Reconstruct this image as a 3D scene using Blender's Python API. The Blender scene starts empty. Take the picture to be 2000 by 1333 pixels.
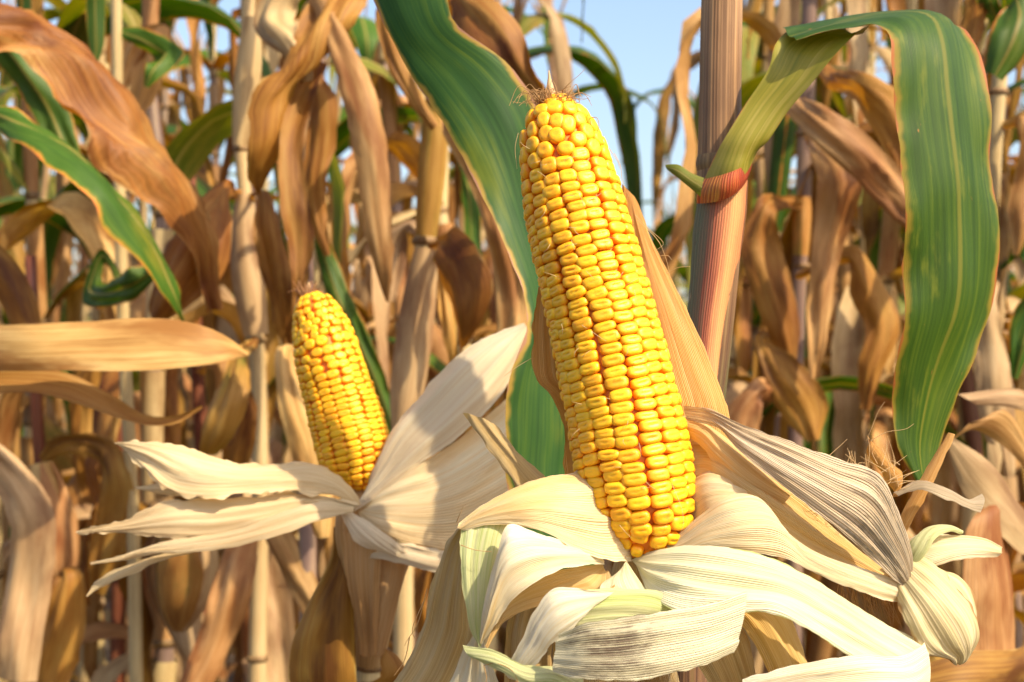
import bpy, math, random
import numpy as np
from mathutils import Vector, Matrix, noise as mnoise

# ------------------------------------------------------------------ camera, sky, sun, exposure
scene = bpy.context.scene
COL = scene.collection
R = math.radians
CAM = Vector((0, 0, 1.02)); PITCH = R(1.0); LENS = 50.0
FPX = 2000 * LENS / 36.0
cam = bpy.data.cameras.new('camera'); camo = bpy.data.objects.new('camera', cam); COL.objects.link(camo)
cam.lens = LENS; cam.sensor_width = 36; cam.clip_start = 0.02; cam.clip_end = 3000
camo.location = CAM; camo.rotation_euler = (R(90) + PITCH, 0, 0)
cam.dof.use_dof = True; cam.dof.focus_distance = 0.575; cam.dof.aperture_fstop = 15.0
scene.camera = camo

SUN_EL, SUN_AZ = 44, 50           # elevation; azimuth to the right of the direction behind the camera
to_sun = Vector((math.sin(R(SUN_AZ)) * math.cos(R(SUN_EL)), -math.cos(R(SUN_AZ)) * math.cos(R(SUN_EL)), math.sin(R(SUN_EL))))
w = bpy.data.worlds.new('World'); scene.world = w; w.use_nodes = True
nt = w.node_tree
sky = nt.nodes.new('ShaderNodeTexSky'); sky.sky_type = 'NISHITA'; sky.sun_disc = False
sky.sun_elevation = R(SUN_EL); sky.sun_rotation = R(180 - SUN_AZ); sky.air_density = 1.0; sky.dust_density = 3.0; sky.ozone_density = 0.4
bg = nt.nodes['Background']; bg.inputs[1].default_value = 0.15
nt.links.new(sky.outputs[0], bg.inputs[0])
sl = bpy.data.lights.new('sun', 'SUN'); so = bpy.data.objects.new('sun', sl); COL.objects.link(so)
sl.energy = 4.6; sl.angle = R(0.6); sl.color = (1.0, 0.83, 0.58)
so.rotation_euler = (-to_sun).to_track_quat('-Z', 'Y').to_euler(); so.location = (3, -3, 5)
scene.view_settings.view_transform = 'Standard'; scene.view_settings.look = 'None'
scene.view_settings.exposure = 0.86; scene.view_settings.gamma = 1.0

# ------------------------------------------------------------------ helpers
RX = Vector((1, 0, 0)); FWD = Vector((0, math.cos(PITCH), math.sin(PITCH))); UP = Vector((0, -math.sin(PITCH), math.cos(PITCH)))
def P(px, py, d):
    """point on the ray of a photo pixel at depth d metres along the camera axis"""
    return CAM + RX * ((px - 1000) / FPX * d) + UP * ((666.5 - py) / FPX * d) + FWD * d
def tag(o, label=None, cat=None, group=None, kind=None):
    for k, v in (('label', label), ('category', cat), ('group', group), ('kind', kind)):
        if v: o[k] = v
    return o
def empty(name, loc, label, cat, group=None):
    o = bpy.data.objects.new(name, None); COL.objects.link(o); o.location = loc; o.empty_display_size = 0.05
    return tag(o, label, cat, group)
def mesh_obj(name, verts, faces, mats, parent=None, uvs=None, midx=None, smooth=True, offset=None):
    """uvs: one (u,v) per vertex. vertices in world space are moved into the root's frame by offset"""
    me = bpy.data.meshes.new(name)
    V = np.asarray(verts, dtype=np.float64)
    if offset is not None: V = V - np.asarray(offset)
    me.from_pydata(V.tolist(), [], [tuple(map(int, f)) for f in faces])
    for m in (mats if isinstance(mats, (list, tuple)) else [mats]): me.materials.append(m)
    if uvs is not None:
        l = me.uv_layers.new(name='UVMap'); vi = np.empty(len(me.loops), dtype=np.int32); me.loops.foreach_get('vertex_index', vi)
        l.data.foreach_set('uv', np.asarray(uvs, dtype=np.float32)[vi].ravel())
    if midx is not None: me.polygons.foreach_set('material_index', np.asarray(midx, dtype=np.int32))
    if smooth: me.polygons.foreach_set('use_smooth', np.ones(len(me.polygons), dtype=bool))
    o = bpy.data.objects.new(name, me); COL.objects.link(o)
    if parent is not None: o.parent = parent
    return o
def spline(rows, n):
    """Catmull-Rom through rows (k x m array), n samples spread by chord length"""
    K = np.asarray(rows, dtype=float); k = len(K)
    if k == 2: 
        t = np.linspace(0, 1, n)[:, None]; return K[0] * (1 - t) + K[1] * t
    seg = np.linalg.norm(np.diff(K[:, :min(6, K.shape[1])], axis=0), axis=1) + 1e-6
    cum = np.concatenate([[0], np.cumsum(seg)]); T = np.linspace(0, cum[-1], n)
    m = np.zeros_like(K)
    for i in range(k):
        a, b = max(i - 1, 0), min(i + 1, k - 1)
        m[i] = (K[b] - K[a]) / (cum[b] - cum[a])
    out = []
    for t in T:
        i = min(int(np.searchsorted(cum, t, side='right') - 1), k - 2); h = cum[i + 1] - cum[i]; s = (t - cum[i]) / h
        out.append((2*s**3 - 3*s**2 + 1) * K[i] + (s**3 - 2*s**2 + s) * h * m[i] + (-2*s**3 + 3*s**2) * K[i + 1] + (s**3 - s**2) * h * m[i + 1])
    return np.array(out)
def unit(a): return a / (np.linalg.norm(a, axis=-1, keepdims=True) + 1e-12)
def grid_faces(n, m, base=0):
    return [(base + i*m + j, base + i*m + j + 1, base + (i+1)*m + j + 1, base + (i+1)*m + j) for i in range(n - 1) for j in range(m - 1)]
def sheet(A, B, m=9, bulge=0.1, ripple=0.0, seed=0, jag=0.0, pleat=0.0, npl=5, bprof=None, face_cam=True, crease=.03, fold=0.0):
    """lofted leaf surface between two edge curves (n x 3); returns verts, faces, uvs"""
    n = len(A); c = B - A; mid = (A + B) / 2; wid = np.linalg.norm(c, axis=1)
    tan = np.gradient(mid, axis=0); nrm = unit(np.cross(c, tan))
    if face_cam:                                   # positive bulge = towards the camera side at the widest row
        k = int(np.argmax(wid)); s = np.sign(np.dot(nrm[k], np.array(CAM) - mid[k])) or 1; nrm = nrm * s
    L = np.concatenate([[0], np.cumsum(np.linalg.norm(np.diff(mid, axis=0), axis=1))])
    V = np.zeros((n, m, 3)); UVs = np.zeros((n, m, 2))
    for j in range(m):
        u = j / (m - 1)
        bl = bulge if bprof is None else bulge * bprof
        V[:, j] = A + c * u + nrm * (bl * wid * 4 * u * (1 - u))[:, None]
        UVs[:, j, 0] = u; UVs[:, j, 1] = L
        if pleat: V[:, j] += nrm * (pleat * wid * math.sin(u * npl * 6.283 + seed))[:, None]
    if crease or fold:
        wm = wid.max()
        for j in range(m):
            u = j / (m - 1)
            for i in range(n):
                q = u + .10 * mnoise.noise(Vector((L[i] * 9, seed * 1.7, 3)))
                c1 = abs(mnoise.noise(Vector((q * 3.3, L[i] * 9, seed * 2.3 + 11)))) * 2.4 + .5 * abs(mnoise.noise(Vector((q * 6.5 + L[i] * 20, L[i] * 14, seed * 1.9 + 31)))) * 2
                V[i, j] += nrm[i] * ((.5 - c1) * crease * (.35 * wm + .65 * wid[i]) * min(1, 6 * i / n) + fold * wid[i] * (abs(2 * u - 1) - .5))
    if ripple or jag:
        for i in range(n):
            for j in range(m):
                u = j / (m - 1); x, y = u * 1.3 * (wid.max() / 0.05), L[i] / 0.05
                if ripple: V[i, j] += nrm[i] * ripple * mnoise.noise(Vector((x * .9, y * .9, seed * 7.3)))
                e = abs(2 * u - 1)
                if ripple and e > .6: V[i, j] += nrm[i] * ripple * .6 * mnoise.noise(Vector((u * 3, y * 2.2, seed * 3.1)))
            if jag:
                for j, sg in ((0, 1), (m - 1, -1)):
                    V[i, j] += unit(c[i]) * sg * jag * (mnoise.noise(Vector((y * 4, j, seed))) + .6 * mnoise.noise(Vector((y * 11, j, seed))))
    return V.reshape(-1, 3), grid_faces(n, m), UVs.reshape(-1, 2)
def tube(pts, rad, sides=12, cap=True):
    pts = np.asarray(pts, float); n = len(pts); rad = np.broadcast_to(np.asarray(rad, float), (n,))
    tan = unit(np.gradient(pts, axis=0)); ref = np.array([0.0, -1, 0.02])
    e1 = unit(ref - tan * (tan @ ref)[:, None]); e2 = np.cross(tan, e1)
    L = np.concatenate([[0], np.cumsum(np.linalg.norm(np.diff(pts, axis=0), axis=1))])
    V = []; F = []; UVs = []
    for i in range(n):
        for s in range(sides):
            a = 2 * math.pi * s / sides
            V.append(pts[i] + rad[i] * (math.cos(a) * e1[i] + math.sin(a) * e2[i])); UVs.append((abs(2 * s / sides - 1), L[i]))
    for i in range(n - 1):
        for s in range(sides):
            t = (s + 1) % sides; F.append((i*sides + s, i*sides + t, (i+1)*sides + t, (i+1)*sides + s))
    if cap: F.append(tuple(range(sides))[::-1]); F.append(tuple((n-1)*sides + s for s in range(sides)))
    return np.array(V), F, np.array(UVs)
def merge(parts):
    V, F, U, M, b = [], [], [], [], 0
    for p in parts:
        v, f, u = p[:3]; mi = p[3] if len(p) > 3 else 0
        V.append(v); U.append(u); F += [tuple(i + b for i in q) for q in f]; M += [mi] * len(f); b += len(v)
    return np.concatenate(V), F, np.concatenate(U), M

# ------------------------------------------------------------------ materials
class NB:
    def __init__(s, name):
        s.m = bpy.data.materials.new(name); s.m.use_nodes = True; s.t = s.m.node_tree; s.t.nodes.clear()
        s.out = s.t.nodes.new('ShaderNodeOutputMaterial')
    def n(s, typ, **kw):
        o = s.t.nodes.new(typ)
        for k, v in kw.items():
            if k.startswith('i_'):
                key = k[2:]; key = int(key) if key.isdigit() else key
                s.set(o.inputs[key], v)
            else: setattr(o, k, v)
        return o
    def set(s, sock, v):
        if isinstance(v, bpy.types.NodeSocket): s.t.links.new(v, sock)
        else: sock.default_value = v
    def math(s, op, a, b=0.0, c=0.0, clamp=False):
        o = s.n('ShaderNodeMath', operation=op, use_clamp=clamp); s.set(o.inputs[0], a); s.set(o.inputs[1], b); s.set(o.inputs[2], c); return o.outputs[0]
    def mix(s, f, a, b):
        o = s.n('ShaderNodeMix', data_type='RGBA'); s.set(o.inputs[0], f); s.set(o.inputs[6], a); s.set(o.inputs[7], b); return o.outputs[2]
    def ramp(s, f, stops):
        o = s.n('ShaderNodeValToRGB'); e = o.color_ramp.elements
        while len(e) < len(stops): e.new(0.5)
        for q, (p, c) in zip(e, stops): q.position = p; q.color = c if len(c) == 4 else (*c, 1)
        s.set(o.inputs[0], f); return o.outputs[0]
    def noise(s, vec, scale, detail=3, rough=.55, w=None):
        o = s.n('ShaderNodeTexNoise', noise_dimensions='4D' if w is not None else '3D'); s.set(o.inputs['Vector'], vec)
        o.inputs['Scale'].default_value = scale; o.inputs['Detail'].default_value = detail; o.inputs['Roughness'].default_value = rough
        if w is not None: s.set(o.inputs['W'], w)
        return o.outputs[0]
    def vec(s, x, y, z=0.0):
        o = s.n('ShaderNodeCombineXYZ'); s.set(o.inputs[0], x); s.set(o.inputs[1], y); s.set(o.inputs[2], z); return o.outputs[0]
    def step(s, v, lo, hi): 
        o = s.n('ShaderNodeMapRange', interpolation_type='SMOOTHSTEP'); s.set(o.inputs[0], v); o.inputs[1].default_value = lo; o.inputs[2].default_value = hi; return o.outputs[0]
def c4(c): return (*c, 1.0)
def leaf_material(name, cols, blotch=None, bl_lo=.5, bl_hi=.7, bl_scale=(1.2, 9), edge=None, edge_w=.12, edge2=None, rib=None, rib_w=.06, veins=30, vein_amt=.25,
                  transl=.3, rough=.55, spec=.3, bump=.25, var=.25, spots=None, spot_thr=.66, stain=None, stain_box=None, streak=(26, 7), fine=.5, sat=1.3):
    b = NB(name)
    uv = b.n('ShaderNodeUVMap').outputs[0]; sp = b.n('ShaderNodeSeparateXYZ'); b.set(sp.inputs[0], uv); u, v = sp.outputs[0], sp.outputs[1]
    rnd = b.n('ShaderNodeObjectInfo').outputs['Random']; W = b.math('MULTIPLY', rnd, 43.0)
    st = b.noise(b.vec(b.math('MULTIPLY', u, streak[0]), b.math('MULTIPLY', v, streak[1])), 1.0, 4, .6, W)
    st2 = b.noise(b.vec(b.math('MULTIPLY', u, veins * 2.2), b.math('MULTIPLY', v, 12)), 1.0, 2, .5, W)
    lo = b.noise(b.vec(b.math('MULTIPLY', u, 2.0), b.math('MULTIPLY', v, 14)), 1.0, 3, .55, W)
    f = b.math('ADD', b.math('MULTIPLY', st, .55), b.math('MULTIPLY', lo, .45))
    n = len(cols)
    col = b.ramp(f, [(.37 + .26 * i / max(n - 1, 1), c) for i, c in enumerate(cols)])
    if blotch:
        bn = b.noise(b.vec(b.math('MULTIPLY', u, bl_scale[0]), b.math('MULTIPLY', v, bl_scale[1])), 1.0, 4, .6, b.math('ADD', W, 9.0))
        bn = b.math('ADD', b.math('MULTIPLY', bn, .8), b.math('MULTIPLY', st, .2))
        col = b.mix(b.step(bn, bl_lo, bl_hi), col, c4(blotch))
    # veins: sharp lengthwise ridges
    wv = b.math('SINE', b.math('MULTIPLY', u, veins * 6.283)); wv = b.math('MULTIPLY', b.math('ADD', wv, 1.0), .5)
    vn = b.math('POWER', wv, 3.0)
    vm = b.math('MULTIPLY', vn, b.math('MULTIPLY', st2, vein_amt * 2))
    hs = b.n('ShaderNodeHueSaturation'); b.set(hs.inputs['Color'], col); b.set(hs.inputs['Value'], b.math('ADD', b.math('SUBTRACT', 1.0, vein_amt * .5), vm)); col = hs.outputs[0]
    if rib:
        m = b.math('ABSOLUTE', b.math('SUBTRACT', u, .5)); col = b.mix(b.math('SUBTRACT', 1.0, b.step(m, rib_w * .3, rib_w)), col, c4(rib))
    if edge:
        ev = b.math('ABSOLUTE', b.math('SUBTRACT', b.math('MULTIPLY', u, 2.0), 1.0))
        en = b.noise(b.vec(b.math('MULTIPLY', u, 1.0), b.math('MULTIPLY', v, 40)), 1.0, 3, .6, W)
        ev = b.math('ADD', ev, b.math('MULTIPLY', b.math('SUBTRACT', en, .62), edge_w * 5.0))
        if edge2:
            col = b.mix(b.step(ev, 1 - edge_w * 2.2, 1 - edge_w), col, c4(edge2))
        col = b.mix(b.step(ev, 1 - edge_w, 1 - edge_w * .45), col, c4(edge))
    if spots:
        sn = b.noise(b.vec(b.math('MULTIPLY', u, 14), b.math('MULTIPLY', v, 110)), 1.0, 3, .6, W)
        col = b.mix(b.step(sn, spot_thr, spot_thr + .06), col, c4(spots))
    if stain:
        u0, u1, v0, v1 = stain_box
        sn = b.noise(b.vec(b.math('MULTIPLY', u, 4), b.math('MULTIPLY', v, 80)), 1.0, 6, .75, 3.0)
        du = b.math('DIVIDE', b.math('ABSOLUTE', b.math('SUBTRACT', u, (u0 + u1) / 2)), (u1 - u0) / 2)
        dv = b.math('DIVIDE', b.math('ABSOLUTE', b.math('SUBTRACT', v, (v0 + v1) / 2)), (v1 - v0) / 2)
        d = b.math('SUBTRACT', 1.3, b.math('MAXIMUM', du, dv))
        d = b.math('ADD', d, b.math('MULTIPLY', b.math('SUBTRACT', sn, .5), 4.0)); d = b.math('MULTIPLY', d, b.math('ADD', .1, b.math('MULTIPLY', b.step(b.math('ADD', b.math('MULTIPLY', st2, .7), b.math('MULTIPLY', st, .5)), .4, .8), 1.6)))
        col = b.mix(b.math('MULTIPLY', b.step(d, -.1, 1.3), .92), col, c4(stain))
    hv = b.n('ShaderNodeHueSaturation'); b.set(hv.inputs['Color'], col)
    b.set(hv.inputs['Value'], b.math('ADD', 1 - var * .5, b.math('MULTIPLY', rnd, var)))
    b.set(hv.inputs['Hue'], b.math('ADD', .5 - var * .03, b.math('MULTIPLY', b.math('FRACT', b.math('MULTIPLY', rnd, 7.7)), var * .06)))
    col = hv.outputs[0]
    h = b.math('ADD', b.math('MULTIPLY', vn, .6), b.math('MULTIPLY', st2, fine)); h = b.math('ADD', h, b.math('MULTIPLY', st, .7))
    bp = b.n('ShaderNodeBump'); bp.inputs['Strength'].default_value = bump; bp.inputs['Distance'].default_value = .0012; b.set(bp.inputs['Height'], h)
    pr = b.n('ShaderNodeBsdfPrincipled'); b.set(pr.inputs['Base Color'], col); b.set(pr.inputs['Normal'], bp.outputs[0])
    pr.inputs['Roughness'].default_value = rough; pr.inputs['Specular IOR Level'].default_value = spec
    tr = b.n('ShaderNodeBsdfTranslucent'); hs2 = b.n('ShaderNodeHueSaturation'); hs2.inputs['Saturation'].default_value = sat; hs2.inputs['Value'].default_value = 1.1
    b.set(hs2.inputs['Color'], col); b.set(tr.inputs[0], hs2.outputs[0]); b.set(tr.inputs['Normal'], bp.outputs[0])
    mx = b.n('ShaderNodeMixShader'); mx.inputs[0].default_value = transl
    b.set(mx.inputs[1], pr.outputs[0]); b.set(mx.inputs[2], tr.outputs[0]); b.set(b.out.inputs[0], mx.outputs[0])
    return b.m

M = {}
M['tan'] = leaf_material('dry_tan_leaf', [(0.304, 0.142, 0.042), (0.493, 0.276, 0.099), (0.625, 0.409, 0.176)], blotch=(0.265, 0.106, 0.028), bl_lo=.48, bl_hi=.64, var=.35, transl=.3, veins=26, edge=(0.340, 0.168, 0.064), edge_w=.07)
M['brown'] = leaf_material('dry_brown_leaf', [(0.195, 0.072, 0.012), (0.349, 0.164, 0.030), (0.469, 0.282, 0.070)], blotch=(0.137, 0.048, 0.011), bl_lo=.48, bl_hi=.64, var=.4, transl=.34, veins=26, edge=(0.406, 0.264, 0.090), edge_w=.06)
M['ochre'] = leaf_material('dry_ochre_leaf', [(0.281, 0.124, 0.025), (0.446, 0.231, 0.052), (0.545, 0.338, 0.104)], blotch=(0.182, 0.165, 0.025), bl_lo=.54, bl_hi=.68, var=.35, transl=.34, veins=26, edge=(0.371, 0.181, 0.049), edge_w=.08)
M['greytan'] = leaf_material('dry_pale_leaf', [(0.314, 0.186, 0.087), (0.460, 0.310, 0.154), (0.552, 0.407, 0.220)], blotch=(0.257, 0.142, 0.066), bl_lo=.48, bl_hi=.64, var=.3, transl=.25, veins=24, edge=(0.369, 0.221, 0.104), edge_w=.05)
M['green'] = leaf_material('green_leaf', [(0.031, 0.081, 0.009), (0.055, 0.123, 0.013), (0.107, 0.170, 0.016)], blotch=(0.316, 0.236, 0.023), bl_lo=.56, bl_hi=.8, var=.4, transl=.32, veins=30, vein_amt=.3, edge=(0.604, 0.189, 0.047), edge_w=.07, edge2=(0.374, 0.207, 0.023), rib=(0.230, 0.207, 0.047), rough=.45, spec=.25)
M['yellowgreen'] = leaf_material('yellowing_leaf', [(0.090, 0.136, 0.014), (0.180, 0.204, 0.028), (0.306, 0.255, 0.049)], blotch=(0.378, 0.221, 0.063), bl_lo=.5, bl_hi=.7, var=.3, transl=.35, veins=28, edge=(0.414, 0.204, 0.056), edge_w=.1, rib=(0.360, 0.306, 0.098))
M['stalk_tan'] = leaf_material('dry_stalk', [(0.340, 0.230, 0.098), (0.468, 0.344, 0.165), (0.527, 0.426, 0.225)], blotch=(0.323, 0.246, 0.120), var=.2, transl=.0, veins=16, vein_amt=.2, rough=.45, streak=(14, 4))
M['stalk_red'] = leaf_material('red_stalk', [(0.096, 0.025, 0.014), (0.156, 0.049, 0.021), (0.204, 0.091, 0.042)], var=.3, transl=.0, veins=14, rough=.45, streak=(12, 4))
M['stalk_dark'] = leaf_material('violet_brown_stalk', [(.16, .10, .09), (.24, .16, .12), (.34, .24, .15)], var=.3, transl=.0, veins=14, rough=.45, streak=(12, 4))
M['node'] = leaf_material('stalk_node', [(.10, .06, .03), (.20, .12, .05), (.30, .20, .09)], var=.2, transl=.0, veins=8, rough=.6)
M['tassel'] = leaf_material('tassel', [(.34, .22, .12), (.46, .32, .18)], var=.3, transl=.2, veins=4)
M['silk'] = leaf_material('dry_silk', [(.42, .22, .09), (.55, .33, .15)], var=.3, transl=.3, veins=2, bump=0)
M['silk_pale'] = leaf_material('pale_silk', [(.62, .42, .20), (.75, .55, .30)], var=.2, transl=.3, veins=2, bump=0)
HK = dict(veins=40, vein_amt=.11, transl=.3, rough=.55, spec=.25, bump=.6, fine=.9, var=.06, streak=(30, 5), sat=1.35)
M['husk'] = leaf_material('pale_husk', [(.70, .50, .25), (.84, .70, .43), (.88, .80, .60)], blotch=(.80, .52, .19), bl_lo=.5, bl_hi=.68, edge=(.80, .66, .42), edge_w=.04, spots=(.56, .38, .18), spot_thr=.70, **HK)
M['husk_white'] = leaf_material('white_husk', [(.74, .60, .36), (.85, .77, .55), (.88, .84, .70)], blotch=(.80, .60, .28), bl_lo=.54, bl_hi=.7, spots=(.60, .46, .26), spot_thr=.71, **HK)
M['husk_green'] = leaf_material('green_husk', [(.42, .50, .16), (.64, .66, .34), (.76, .74, .48)], blotch=(.30, .42, .08), bl_lo=.5, bl_hi=.72, bl_scale=(3, 10), edge=(.72, .72, .36), edge_w=.1, **HK)
M['husk_pg'] = leaf_material('greenish_white_husk', [(.66, .61, .34), (.79, .75, .50), (.85, .81, .62)], blotch=(.60, .62, .20), bl_lo=.56, bl_hi=.7, edge=(.55, .60, .22), edge_w=.06, **HK)
M['husk_amber'] = leaf_material('amber_husk', [(.62, .36, .10), (.74, .50, .20), (.80, .60, .30)], **HK)
M['husk_orange'] = leaf_material('orange_husk', [(.58, .27, .07), (.70, .38, .12), (.76, .50, .22)], **HK)
M['husk_olive'] = leaf_material('tan_outer_husk', [(.44, .29, .12), (.58, .42, .20), (.68, .54, .31)], blotch=(.44, .30, .13), bl_lo=.5, bl_hi=.7, spots=(.25, .17, .08), spot_thr=.72, **HK)
HKd = dict(HK); HKd.update(vein_amt=.26, veins=26, bump=.7)
M['husk_dry'] = leaf_material('grey_ribbed_husk', [(.50, .38, .24), (.66, .53, .36), (.74, .64, .48)], stain=(.20, .18, .14), stain_box=(.0, 1.0, .085, .125), spots=(.36, .27, .17), spot_thr=.68, **HKd)
M['husk_mould'] = leaf_material('mouldy_husk', [(.62, .55, .34), (.76, .70, .48), (.82, .76, .56)], blotch=(.60, .62, .28), bl_lo=.58, bl_hi=.8, stain=(.13, .085, .06), stain_box=(.05, .95, .038, .068), **HKd)
HKb = dict(HK); HKb.update(vein_amt=.12, bump=.2, veins=22)
M['husk_bulb'] = leaf_material('bulb_husk', [(.44, .38, .18), (.60, .50, .28), (.70, .60, .40)], blotch=(.46, .44, .16), bl_lo=.56, bl_hi=.72, edge=(.34, .20, .08), edge_w=.16, spots=(.40, .26, .12), spot_thr=.68, **HKb)
M['husk2'] = leaf_material('cream_husk', [(.74, .52, .27), (.85, .67, .40), (.88, .76, .52)], blotch=(.78, .51, .23), bl_lo=.52, bl_hi=.8, **HK)
M['husk2_white'] = leaf_material('white_cream_husk', [(.74, .56, .35), (.84, .70, .48), (.87, .78, .59)], blotch=(.68, .48, .28), bl_lo=.58, bl_hi=.85, **HK)
M['husk2_tan'] = leaf_material('tan_bracts', [(.36, .19, .07), (.50, .30, .13), (.58, .39, .20)], var=.2, transl=.2, veins=22, rough=.5)
M['ear_leaf'] = leaf_material('ear_leaf_green', [(.020, .060, .014), (.032, .090, .020), (.065, .13, .020)], blotch=(.12, .16, .014), bl_lo=.56, bl_hi=.72, edge=(.36, .19, .12), edge_w=.1, edge2=(.36, .24, .05), rough=.45, spec=.25, veins=70, vein_amt=.16, transl=.3, bump=.15, var=.02)
M['flag_green'] = leaf_material('arching_leaf_green', [(.020, .050, .003), (.036, .080, .005), (.078, .122, .008)], blotch=(.105, .135, .010), bl_lo=.54, bl_hi=.70, bl_scale=(6, 34), edge=(.30, .10, .025), edge_w=.09, edge2=(.20, .15, .015), rib=(.12, .13, .015), rib_w=.035, rough=.45, spec=.25, veins=80, vein_amt=.18, transl=.22, bump=.2, var=.02, spots=(.26, .13, .03), spot_thr=.69)
M['blade_base'] = leaf_material('yellow_green_blade', [(.18, .19, .018), (.30, .27, .03), (.44, .36, .09)], blotch=(.60, .44, .20), bl_lo=.52, bl_hi=.72, bl_scale=(2.5, 4), edge=(.50, .22, .06), edge_w=.06, rough=.42, spec=.4, veins=40, vein_amt=.2, transl=.25, bump=.2, var=.02)

def main_stalk_material():
    b = NB('main_stalk')
    uv = b.n('ShaderNodeUVMap').outputs[0]; sp = b.n('ShaderNodeSeparateXYZ'); b.set(sp.inputs[0], uv); u, v = sp.outputs[0], sp.outputs[1]
    st = b.noise(b.vec(b.math('MULTIPLY', u, 30), b.math('MULTIPLY', v, 5)), 1, 4, .6)
    lo = b.noise(b.vec(b.math('MULTIPLY', u, 3), b.math('MULTIPLY', v, 9)), 1, 4, .55)
    col = b.ramp(b.math('ADD', b.math('MULTIPLY', st, .5), b.math('MULTIPLY', lo, .5)), [(.36, (.26, .055, .03)), (.45, (.50, .17, .065)), (.55, (.64, .30, .12)), (.64, (.60, .40, .17))])
    g = b.noise(b.vec(b.math('MULTIPLY', u, 2), b.math('MULTIPLY', v, 7)), 1, 3, .5, 4.0)
    col = b.mix(b.math('MULTIPLY', b.step(g, .5, .68), .6), col, (.26, .22, .07, 1))
    sn = b.noise(b.vec(b.math('MULTIPLY', u, 12), b.math('MULTIPLY', v, 60)), 1, 3, .6, 8.0)
    col = b.mix(b.math('MULTIPLY', b.step(sn, .66, .72), .7), col, (.12, .05, .04, 1))
    wv = b.math('POWER', b.math('MULTIPLY', b.math('ADD', b.math('SINE', b.math('MULTIPLY', u, 120)), 1), .5), 2)
    h = b.math('ADD', b.math('MULTIPLY', wv, .5), st)
    bp = b.n('ShaderNodeBump'); bp.inputs['Strength'].default_value = .3; bp.inputs['Distance'].default_value = .0012; b.set(bp.inputs['Height'], h)
    hv = b.n('ShaderNodeHueSaturation'); b.set(hv.inputs['Color'], col); b.set(hv.inputs['Value'], b.math('ADD', .88, b.math('MULTIPLY', wv, .22)))
    pr = b.n('ShaderNodeBsdfPrincipled'); b.set(pr.inputs['Base Color'], hv.outputs[0]); b.set(pr.inputs['Normal'], bp.outputs[0]); pr.inputs['Roughness'].default_value = .42
    b.set(b.out.inputs[0], pr.outputs[0]); return b.m
M['main_stalk'] = main_stalk_material()
M['main_upper'] = leaf_material('bare_internode', [(.10, .055, .036), (.22, .125, .066), (.40, .24, .12)], blotch=(.12, .12, .05), bl_lo=.5, bl_hi=.64, bl_scale=(1.5, 6), var=.0, transl=0, veins=20, vein_amt=.25, rough=.42, streak=(22, 3), spec=.15, spots=(.07, .035, .025), spot_thr=.66)
def sheath_material():
    b = NB('reddish_sheath')
    uv = b.n('ShaderNodeUVMap').outputs[0]; sp = b.n('ShaderNodeSeparateXYZ'); b.set(sp.inputs[0], uv); u, v = sp.outputs[0], sp.outputs[1]
    st = b.noise(b.vec(b.math('MULTIPLY', u, 34), b.math('MULTIPLY', v, 4)), 1, 4, .6); lo = b.noise(b.vec(b.math('MULTIPLY', u, 4), b.math('MULTIPLY', v, 16)), 1, 4, .6)
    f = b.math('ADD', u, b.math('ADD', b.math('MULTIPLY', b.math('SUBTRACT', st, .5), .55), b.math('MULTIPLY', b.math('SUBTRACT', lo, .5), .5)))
    col = b.ramp(f, [(.05, (.15, .15, .09)), (.24, (.24, .13, .08)), (.36, (.36, .10, .06)), (.52, (.56, .23, .11)), (.72, (.64, .35, .14)), (.95, (.56, .22, .09))])  # dark olive left side is partly shade put into the colour; reddening is pigment
    sn = b.noise(b.vec(b.math('MULTIPLY', u, 9), b.math('MULTIPLY', v, 70)), 1, 4, .65, 8.0)
    col = b.mix(b.math('MULTIPLY', b.step(sn, .64, .70), .8), col, (.09, .04, .04, 1))
    s2 = b.noise(b.vec(b.math('MULTIPLY', u, 16), b.math('MULTIPLY', v, 45)), 1, 2, .5, 2.0)
    col = b.mix(b.math('MULTIPLY', b.step(s2, .70, .74), .6), col, (.75, .55, .32, 1))
    wv = b.math('POWER', b.math('MULTIPLY', b.math('ADD', b.math('SINE', b.math('MULTIPLY', u, 130)), 1), .5), 2)
    h = b.math('ADD', b.math('MULTIPLY', wv, .7), st)
    bp = b.n('ShaderNodeBump'); bp.inputs['Strength'].default_value = .5; bp.inputs['Distance'].default_value = .0012; b.set(bp.inputs['Height'], h)
    hv = b.n('ShaderNodeHueSaturation'); b.set(hv.inputs['Color'], col); b.set(hv.inputs['Value'], b.math('ADD', .84, b.math('MULTIPLY', wv, .3)))
    pr = b.n('ShaderNodeBsdfPrincipled'); b.set(pr.inputs['Base Color'], hv.outputs[0]); b.set(pr.inputs['Normal'], bp.outputs[0]); pr.inputs['Roughness'].default_value = .5; pr.inputs['Specular IOR Level'].default_value = .2
    b.set(b.out.inputs[0], pr.outputs[0]); return b.m
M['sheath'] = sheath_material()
M['collar'] = leaf_material('red_collar', [(.20, .015, .012), (.40, .06, .02), (.66, .28, .06)], blotch=(.62, .30, .06), bl_lo=.52, bl_hi=.64, bl_scale=(3, 30), var=.02, transl=.1, veins=21, vein_amt=.4, rough=.5, bump=.5, streak=(40, 3))

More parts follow.
